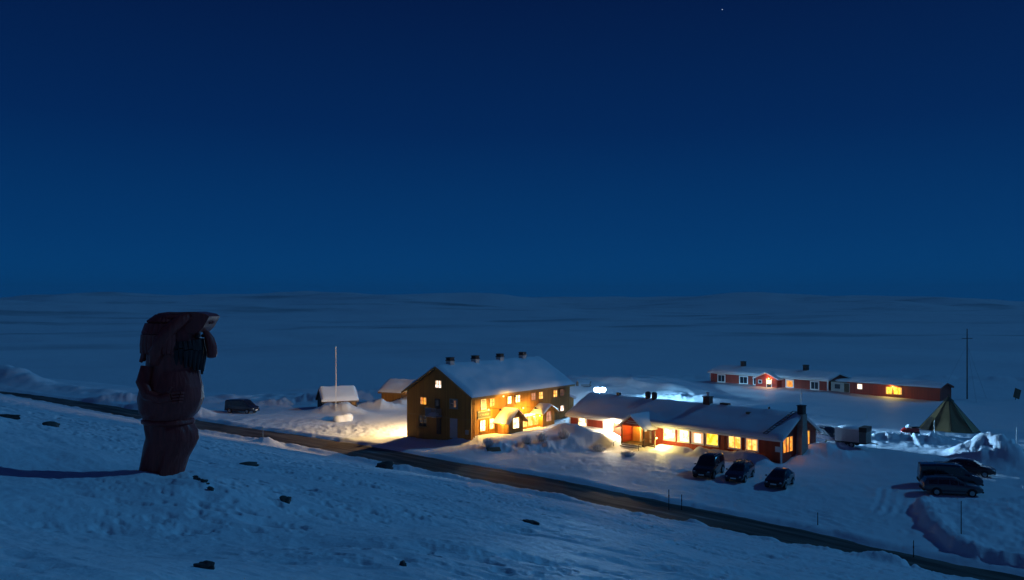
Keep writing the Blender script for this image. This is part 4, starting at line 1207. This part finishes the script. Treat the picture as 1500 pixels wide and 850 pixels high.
def snow_scooter():
    x, y = 47.3, 101.4
    t = thing('snow_scooter', 'small red snow scooter standing left of the pointed tent', 'snowmobile', (x, y, hz(x, y) + .02), rad(200))
    b = MB(); rings = []
    for xx, w, z0, z1 in ((-1.2, .22, .25, .62), (-.6, .26, .22, .72), (-.1, .28, .22, .66), (.3, .36, .22, .80), (.8, .38, .24, .78), (1.2, .25, .3, .52), (1.35, .1, .34, .42)):
        rings.append([(xx, w * c, z0 + (z1 - z0) * q) for c, q in ((.7, 0), (1, .4), (.8, .9), (.3, 1), (-.3, 1), (-.8, .9), (-1, .4), (-.7, 0))])
    b.loft(rings); b.build('fairing', M['redplastic'], t, smooth=True)
    b = MB(); b.box(-1.3, .1, -.2, .2, .02, .24); b.build('track', M['rubber'], t)
    b = MB(); b.box(-1.15, -.1, -.18, .18, .70, .82); b.build('seat', M['rubber'], t)
    for s_ in (-1, 1):
        b = MB(); b.box(.4, 1.5, s_ * .42 - .06, s_ * .42 + .06, .02, .05); b.bar((.9, s_ * .42, .05), (.8, s_ * .25, .35), .03); b.build('ski', M['dark_metal'], t)
    b = MB(); b.add([(.55, -.25, .80), (.55, .25, .80), (.35, .2, 1.12), (.35, -.2, 1.12)], [(0, 1, 2, 3)]); b.build('windshield', M['headlamp'], t)
    b = MB(); b.bar((.15, -.35, .98), (.15, .35, .98), .02); b.bar((.15, 0, .7), (.15, 0, .98), .025); b.build('handlebar', M['dark_metal'], t)
snow_scooter()

# ------------------------------------------------------------------ poles and posts
def pole(name, label, cat, x, y, h, r, m, group=None, band=None, tilt=(0, 0), cap=None):
    z = hz(x, y) - .25
    t = thing(name, label, cat, (x, y, z), 0, group)
    t.rotation_euler = (tilt[0], tilt[1], 0)
    b = MB(); b.bar((0, 0, 0), (0, 0, h + .25), r, 10, r2=r * .7); b.build('shaft', M[m], t, smooth=True)
    if band:
        b = MB(); b.bar((0, 0, h * .78), (0, 0, h * .90), r * 1.12, 10); b.build('reflector', M[band], t)
    if cap:
        b = MB(); b.ball((0, 0, h + .3), cap, cap, cap, 10, 8); b.build('cap', M['pole_white'], t, smooth=True)
    return t
fp = pole('flagpole', 'tall white flagpole in front of the snowed-in hut', 'flagpole', -25.8, 125.0, 9.3, .05, 'pole_white', cap=.12)
b = MB(); b.bar((.12, 0, 1.2), (.09, 0, 9.2), .012, 5); b.build('halyard', M['pole_white'], fp)
mst = pole('radio_mast', 'tall dark mast with stays far behind the tent', 'mast', 77.6, 145.5, 12.0, .11, 'darkwood')
b = MB(); b.bar((-.9, 0, 10.6), (.9, 0, 10.6), .05, 6); b.build('crossarm', M['darkwood'], mst)
for a in (20, 140, 260):
    b = MB(); b.bar((0, 0, 9.5), (4.5 * math.cos(rad(a)), 4.5 * math.sin(rad(a)), 0), .012, 5); b.build('stay', M['metal'], mst)
mg = 'thin marker sticks along the road and lot'
for x, y, h, m, lab in ((12.3, 66.9, 1.7, 'dark_metal', 'tall dark marker stick on the far road edge, left of its pair'),
                        (13.3, 66.9, 1.3, 'dark_metal', 'short dark marker stick on the far road edge, right of its pair'),
                        (-27.9, 95.6, 1.25, 'pole_white', 'pale marker stick on the near road edge beside a round snow mound'),
                        (25.6, 54.4, 1.15, 'dark_metal', 'dark marker stick at the road side below the cut snow bank'),
                        (29.9, 56.8, 2.2, 'darkwood', 'thin dark stick on top of the cut snow bank by the road'),
                        (48.3, 97.6, 2.2, 'pole_white', 'pale stick standing in front of the pointed tent'),
                        (55.2, 93.4, 2.0, 'pole_white', 'pale stick at the right edge beyond the parked cars'),
                        (22.0, 61.4, 0.9, 'darkwood', 'small dark stick in the wheel tracks of the lot'),
                        (49.5, 119.0, 1.4, 'pole_white', 'pale stick in the snow between trailer and far cabin')):
    pole('marker_stick', lab, 'marker post', x, y, h, .035, m, mg, band='taillamp' if m == 'dark_metal' else None)
sp = thing('leaning_board', 'small brown board leaning in the snow at the far right edge', 'sign', (85.0, 144.0, hz(85.0, 144.0)), rad(20))
b = MB(); b.box(-.7, .7, -.05, .05, .3, 1.9, 0, Matrix.Rotation(rad(18), 4, 'Y')); b.build('board', M['plank'], sp)
b = MB(); b.bar((0, .1, -.3), (.35, .1, 1.7), .06); b.build('post', M['darkwood'], sp)

# things standing in the floodlit snow behind the lodge
x, y = 12.0, 149.5
t = thing('sledge', 'low dark wooden sledge with raised handle in the floodlit snow', 'sledge', (x + .9, y, hz(x + .9, y)), rad(5))
for s_ in (-1, 1):
    b = MB(); b.bar((-.8, s_ * .25, .05), (.7, s_ * .25, .05), .04, 6); b.bar((.7, s_ * .25, .05), (1.0, s_ * .25, .3), .04, 6)
    b.build('runner', M['darkwood'], t)
b = MB(); b.box(-.8, .7, -.3, .3, .28, .36); b.build('deck', M['darkwood'], t)
b = MB(); b.bar((.7, -.25, .3), (.95, -.25, .95), .035, 6); b.bar((.7, .25, .3), (.95, .25, .95), .035, 6); b.bar((.95, -.25, .95), (.95, .25, .95), .035, 6); b.build('handle', M['darkwood'], t)
t = thing('wooden_post', 'short thick dark post left of the sledge in the floodlit snow', 'post', (x - .55, y, hz(x - .55, y) - .1), 0)
b = MB(); b.bar((0, 0, 0), (0, 0, .75), .26, 10, r2=.18); b.build('stump', M['darkwood'], t)
b = MB(); b.bar((0, 0, .75), (0, 0, 1.05), .1, 8, r2=.06); b.build('knob', M['darkwood'], t)

# snow block on the left lot
def lump_mesh(rx, ry, rz_, seed, box=0.0, rough=.18):
    rnd = random.Random(seed); ph = [rnd.uniform(0, 6.28) for _ in range(9)]
    def fn(d):
        q = 1.0
        if box: q = 1.0 / max(abs(d.x), abs(d.y), abs(d.z)) * box + (1 - box)
        return q * (1 + rough * (math.sin(3.1 * d.x + ph[0] + 2 * d.z) * .5 + math.sin(4.3 * d.y + ph[1] + 1.7 * d.x) * .4 + math.sin(6.7 * d.z + ph[2] + 3 * d.y) * .3 + math.sin(9.1 * d.x + 7.7 * d.y + ph[3]) * .2))
    m = MB(); m.ball((0, 0, 0), rx, ry, rz_, 26, 16, fn=fn); return m
x, y = -23.4, 118.2
o = lump_mesh(1.25, .95, 1.15, 5, .35, .26).build('snow_block', M['snow'], None, smooth=True, loc=(x, y, hz(x, y) - .12), rz=.5)
tag(o, 'single squarish block of ploughed snow on the yellow lit lot', 'snow heap')

# rocks and heather poking through the hillside snow
for x, y, rx, ry, rz_, sd, lab in ((-7.83, 25.3, .36, .16, .09, 1, 'flat dark rock in the snow right of and behind the statue'),
                                (-3.83, 14.4, .15, .09, .06, 2, 'dark rounded rock half covered with snow in the open hillside'),
                                (-2.08, 5.77, .085, .05, .03, 3, 'small dark rock nearest the bottom edge of the hillside'),
                                (-10.6, 71.0, .75, .5, .42, 4, 'dark boulder at the brow of the hillside below the ochre house'),
                                (0.39, 19.2, .26, .10, .05, 6, 'low dark stone in the middle of the lower hillside'),
                                (-1.10, 8.6, .06, .035, .035, 9, 'tiny dark stone tip low in the middle foreground'),
                                (-17.7, 30.0, .42, .18, .10, 7, 'dark rock at the very left edge of the hillside'),
                                (-16.0, 29.6, .30, .13, .12, 8, 'small dark rock at the left, right of the edge rock')):
    o = lump_mesh(rx, ry, rz_, sd, 0.2, .3).build('rock', M['rock'], None, smooth=True, loc=(x, y, hz(x, y) + rz_ * .35), rz=sd * .9)
    tag(o, lab, 'rock', 'rocks poking through the hillside snow')
t = thing('stone_row', 'curved row of small dark stones on the snow mound beside the statue', 'stones', (-5.3, 14.2, 0))
rnd = random.Random(12)
for k in range(10):
    f = k / 9
    x = -5.36 + 0.62 * f + rnd.uniform(-.03, .03); y = 14.45 - 1.0 * f + rnd.uniform(-.05, .05)
    r = rnd.uniform(.018, .042)
    o = lump_mesh(r * 1.3, r, r * .8, 30 + k, .2, .3).build('stone', M['rock'], t, smooth=True)
    o.location = (x + 5.3, y - 14.2, hz(x, y) + r * .25)

# frosted shrubs on the heaps in front of the houses
def shrub(x, y, h, w, seed, label):
    rnd = random.Random(seed)
    t = thing('frosted_shrub', label, 'shrub', (x, y, hz(x, y) - .1), 0, 'frosted shrubs on the snow heaps')
    b = MB(); fl = MB()
    for k in range(90):
        a = rnd.uniform(0, 6.28); lean = rnd.uniform(.05, 1) ** .8 * w * .8
        p = Vector((math.cos(a) * lean * rnd.uniform(.2, .7), math.sin(a) * lean * rnd.uniform(.2, .7), 0))
        e = Vector((math.cos(a) * lean, math.sin(a) * lean, h * rnd.uniform(.55, 1) * (1 - .5 * (lean / w) ** 2)))
        m_ = p.lerp(e, .5) + Vector((0, 0, .15 * h))
        b.bar(p, m_, .018, 4, r2=.013); b.bar(m_, e, .013, 4, r2=.005)
        for j in range(11):
            q = p.lerp(e, rnd.uniform(.3, 1)) + Vector((rnd.uniform(-.1, .1), rnd.uniform(-.1, .1), rnd.uniform(-.08, .08)))
            s_ = rnd.uniform(.012, .036)
            fl.ball(q, s_, s_, s_ * .8, 5, 4)
    b.build('twig', M['twig'], t); f = tag(fl.build('rime', M['snow'], t, smooth=True), kind='stuff')
shrubs = [(-2.6, 94.0, 1.3, 1.0, 'frosted shrub at the near corner of the ochre house'), (1.6, 95.2, 1.1, .9, 'frosted shrub in front of the first porch of the ochre house'),
          (3.4, 95.9, 1.2, 1.0, 'frosted shrub on the warm lit heap right of the first porch'), (5.9, 97.2, 1.4, 1.0, 'tallest frosted shrub, at the bank between ochre house and red lodge'),
          (9.6, 94.4, 1.0, 1.2, 'frosted shrub below the snow bank left of the lodge steps'), (12.3, 90.6, .7, 1.1, 'low frosted shrub at the foot of the lodge steps')]
for i, (x, y, h, w, lab) in enumerate(shrubs): shrub(x, y, h, w, 50 + i, lab)
# loose board lying on the heap
t = thing('wooden_board', 'tan wooden board lying on the snow heap below the near porch', 'board', (-2.0, 92.6, hz(-2.0, 92.6) + .12), rad(15))
b = MB(); b.box(-.75, .75, -.35, .35, -.05, .05, 0, Matrix.Rotation(rad(22), 4, 'X')); b.build('panel', M['plank'], t)
b = MB(); b.box(-.7, -.6, -.3, .3, .052, .09, 0, Matrix.Rotation(rad(22), 4, 'X')); b.build('batten', M['darkwood'], t)

# ------------------------------------------------------------------ lit lamps and added wall washes
WARM = (1.0, .62, .20); ORANGE = (1.0, .54, .08); YEL = (1.0, .74, .22)
x, y = 12.6, 122.5
zb = hz(x, y)
zl = 16 - .0976 * y
t = thing('floodlight_post', 'bright bluish floodlight on a post behind the left end of the red lodge', 'floodlight', (x, y, zb - .2))
b = MB(); b.bar((0, 0, 0), (0, 0, zl - zb + .2), .07, 10, r2=.05); b.build('post', M['dark_metal'], t)
b = MB(); b.bar((-.5, 0, zl - zb + .2), (.5, 0, zl - zb + .2), .04); b.build('crossbar', M['dark_metal'], t)
for s_ in (-1, 1):
    b = MB(); b.box(s_ * .46 - .36, s_ * .46 + .36, -.24, .24, zl - zb + .33, zl - zb + .41); hd = b.build('lamp_hood', M['dark_metal'], t)
    b = MB(); b.ball((s_ * .46, 0, zl - zb + .0), .40, .28, .36, 14, 8); b.build('lamp_glass', M['lamp_cool'], hd, smooth=True)
light('floodlight_spill', 'POINT', (0, -.05, zl - zb + .0), 70000, (.34, .66, 1.0), t, .35)
bm_ = light('floodlight_beam', 'SPOT', (.42, -.25, zl - zb + .05), 480000, (.30, .62, 1.0), t, .2, spot_size=rad(50), spot_blend=.6)
b2_ = light('floodlight_back', 'SPOT', (.3, .3, zl - zb + .0), 150000, (.26, .62, 1.0), t, .2, spot_size=rad(48), spot_blend=.4)
b2_.rotation_euler = Vector((-14.4, -17.0, 9.6)).to_track_quat('Z', 'Y').to_euler()
bm_.rotation_euler = Vector((-35.4, 37.0, 2.3)).to_track_quat('Z', 'Y').to_euler()

def lit_lamp(label, loc, rz, energy, col, push=.45, drop=0.0, size=.1, aim=None, cone=150):
    t = wall_lamp(label, loc, rz)
    if aim is None:
        light('bulb', 'POINT', (0, -push, -.12 - drop), energy, col, t, size)
    else:                                                # spot on an added arm and hood, throwing its light one way
        o = light('bulb', 'SPOT', (0, -push, -.05 - drop), energy, col, t, size, spot_size=rad(cone), spot_blend=.7)
        o.rotation_euler = (-Vector(aim)).to_track_quat('Z', 'Y').to_euler()
        b = MB(); b.bar((0, -.06, .12), (0, -push, .22), .02, 6); b.build('arm', M['dark_metal'], t)
        b = MB(); b.bar((0, -push, .03), (0, -push, .24), .17, 12, r2=.05); b.build('hood', M['dark_metal'], t)
    return t
lit_lamp('glowing wall lamp on the rear wall of the ochre house lighting the left lot', hpt(1.3, 10.0, 2.6), hrz + math.pi, 950, YEL, .9, aim=(.35, -.95, -.30), cone=140)
lit_lamp('high wall lamp on the rear wall of the ochre house facing the sheds', hpt(6.5, 10.0, 4.6), hrz + math.pi, 11000, (1.0, .66, .30), 1.0)
lit_lamp('added wall-wash lamp between the ground floor windows and near porch of the ochre house', hpt(2.9, 0, 3.95), hrz, 1150, ORANGE, 1.9, aim=(0, .85, -.35), cone=165)  # added to wash the front wall, its spot facing back at the boards
lit_lamp('glowing lamp beside the door of the near porch of the ochre house', hpt(4.22, -1.4, 2.3), hrz - math.pi / 2, 110, ORANGE, .5)
lit_lamp('added wall-wash lamp above the glazed link between the two porches of the ochre house', hpt(9.6, 0, 3.5), hrz, 1500, ORANGE, 2.0, aim=(0, .85, -.35), cone=165)  # added wash for the upper wall, held out on an arm
lit_lamp('small lamp high on the wall under the eave of the ochre house', hpt(5.7, 0, 5.25), hrz, 480, ORANGE, 1.9, aim=(0, .75, -.6), cone=165)  # dark fixture; its light is added to brighten the upper wall
lit_lamp('glowing lamp beside the door of the far porch of the ochre house', hpt(11.67, -1.3, 2.45), hrz - math.pi / 2, 160, ORANGE, .5)
lit_lamp('glaring wall lamp under the eave left of the lodge porch', rpt(7.3, 0, 2.1), rrz, 1000, (1.0, .80, .52), .9)
lit_lamp('warm lamp above the doors inside the lodge porch', rpt(10.7, -.08, 2.35), rrz, 260, ORANGE, .7)
lit_lamp('low yellow lamp on the right post of the lodge lattice screen', rpt(14.07, -2.0, 1.25), rrz + math.pi / 2, 420, YEL, .8)
lit_lamp('small lamp over the porch door of the far red cabin', (*at(FO, FA, 14.65, -1.6), 2.1), math.atan2(FA[1], FA[0]), 120, (1, .4, .12), .4)
lit_lamp('small lamp below the yellow windows of the far long cabin', (*at(FO, FA, 37.6, 0), 2.15), math.atan2(FA[1], FA[0]), 160, (1, .62, .12), .5)

# ------------------------------------------------------------------ stars
for px, py, r, lab in ((1058, 14, 5.2, 'single faint star high in the right half of the sky'), (248, 443, 5.2, 'bright star low above the head of the statue')):
    d = Vector(((px - 750) / 1250, 1, -(py - 447) / 1250)).normalized() * 21000
    s = MB(); s.ball((0, 0, 0), r * 1.7, r * 1.7, r * 1.7, 12, 8); o = s.build('star', M['star'], None, smooth=True, loc=tuple(d + Vector((0, 0, 16))))
    tag(o, lab, 'star', 'stars')

# ------------------------------------------------------------------ cold night air
def haze():
    hb = MB(); hb.box(-14100, 14100, -14100, 14100, -170, 300)
    m = bpy.data.materials.new('night_air'); m.use_nodes = True
    nt = m.node_tree; nt.nodes.clear()
    o_ = nt.nodes.new('ShaderNodeOutputMaterial'); v_ = nt.nodes.new('ShaderNodeVolumePrincipled')
    v_.inputs['Color'].default_value = (.50, .80, 1.0, 1); v_.inputs['Density'].default_value = HAZE
    v_.inputs['Anisotropy'].default_value = 0.0
    nt.links.new(v_.outputs[0], o_.inputs['Volume'])
    o = hb.build('haze', m); tag(o, 'thin cold haze over the snow basin', None, None, 'stuff')
HAZE = 0.00005
haze()

# ------------------------------------------------------------------ sky and moon
EL, AZ = rad(35), rad(15)
moon = light('moon', 'SUN', (60, 50, 60), 0.69, (.085, .46, 1.0)); moon.data.angle = rad(.5)
dirv = Vector((math.cos(EL) * math.cos(AZ), math.cos(EL) * math.sin(AZ), math.sin(EL)))
moon.rotation_euler = dirv.to_track_quat('Z', 'Y').to_euler()

w = bpy.data.worlds.new('World'); scene.world = w; w.use_nodes = True
N = w.node_tree.nodes; L = w.node_tree.links
N.clear()
out = N.new('ShaderNodeOutputWorld')
sky = N.new('ShaderNodeTexSky'); sky.sky_type = 'NISHITA'; sky.sun_disc = False; sky.sun_elevation = EL; sky.sun_rotation = math.pi / 2 - AZ
tint = N.new('ShaderNodeMix'); tint.data_type = 'RGBA'; tint.blend_type = 'MULTIPLY'; tint.inputs[0].default_value = 1; tint.inputs[7].default_value = (.15, .5, 1, 1)
L.new(sky.outputs[0], tint.inputs[6])
bg1 = N.new('ShaderNodeBackground'); bg1.inputs[1].default_value = 0.0012; L.new(tint.outputs[2], bg1.inputs[0])
tc = N.new('ShaderNodeTexCoord'); sp_ = N.new('ShaderNodeSeparateXYZ'); L.new(tc.outputs['Generated'], sp_.inputs[0])
rp = N.new('ShaderNodeValToRGB'); cr = rp.color_ramp; cr.interpolation = 'EASE'
cr.elements[0].position = 0.0; cr.elements[0].color = (.0004, .056, .200, 1)
cr.elements[1].position = 1.0; cr.elements[1].color = (.001, .004, .026, 1)
for pos, c in ((.08, (.0004, .0365, .148)), (.20, (.0004, .0178, .093)), (.34, (.0007, .0090, .056)), (.5, (.001, .0065, .040))):
    e = cr.elements.new(pos); e.color = (*c, 1)
cr.interpolation = 'LINEAR'
L.new(sp_.outputs['Z'], rp.inputs[0])
bg2 = N.new('ShaderNodeBackground'); bg2.inputs[1].default_value = 1.0; L.new(rp.outputs[0], bg2.inputs[0])
ad = N.new('ShaderNodeAddShader'); L.new(bg1.outputs[0], ad.inputs[0]); L.new(bg2.outputs[0], ad.inputs[1])
# added reddish glow behind the camera, unseen, warming the statue and gables
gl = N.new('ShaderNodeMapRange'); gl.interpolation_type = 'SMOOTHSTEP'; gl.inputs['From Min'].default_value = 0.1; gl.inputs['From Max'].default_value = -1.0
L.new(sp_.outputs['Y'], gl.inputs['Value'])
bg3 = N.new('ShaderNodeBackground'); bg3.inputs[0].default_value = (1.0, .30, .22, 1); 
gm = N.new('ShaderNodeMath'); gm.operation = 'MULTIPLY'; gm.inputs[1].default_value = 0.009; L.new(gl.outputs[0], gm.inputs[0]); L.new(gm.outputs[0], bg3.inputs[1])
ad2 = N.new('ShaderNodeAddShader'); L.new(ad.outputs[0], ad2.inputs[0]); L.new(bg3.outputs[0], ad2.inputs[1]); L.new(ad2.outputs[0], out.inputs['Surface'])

# ------------------------------------------------------------------ camera and render
cam = bpy.data.cameras.new('camera'); co = bpy.data.objects.new('camera', cam); COL.objects.link(co)
co.location = (0, 0, 16); co.rotation_euler = (rad(90), 0, 0)
cam.sensor_width = 36; cam.lens = 30; cam.shift_y = 22 / 1500
cam.clip_start = 0.05; cam.clip_end = 40000
scene.camera = co
scene.render.engine = 'CYCLES'
vs = scene.view_settings
vs.view_transform = 'Standard'; vs.look = 'None'; vs.exposure = 0; vs.gamma = 1; vs.use_curve_mapping = False
scene.cycles.use_denoising = True
scene.cycles.max_bounces = 5; scene.cycles.diffuse_bounces = 3; scene.cycles.glossy_bounces = 3
scene.cycles.sample_clamp_indirect = 4
scene.cycles.use_light_tree = True
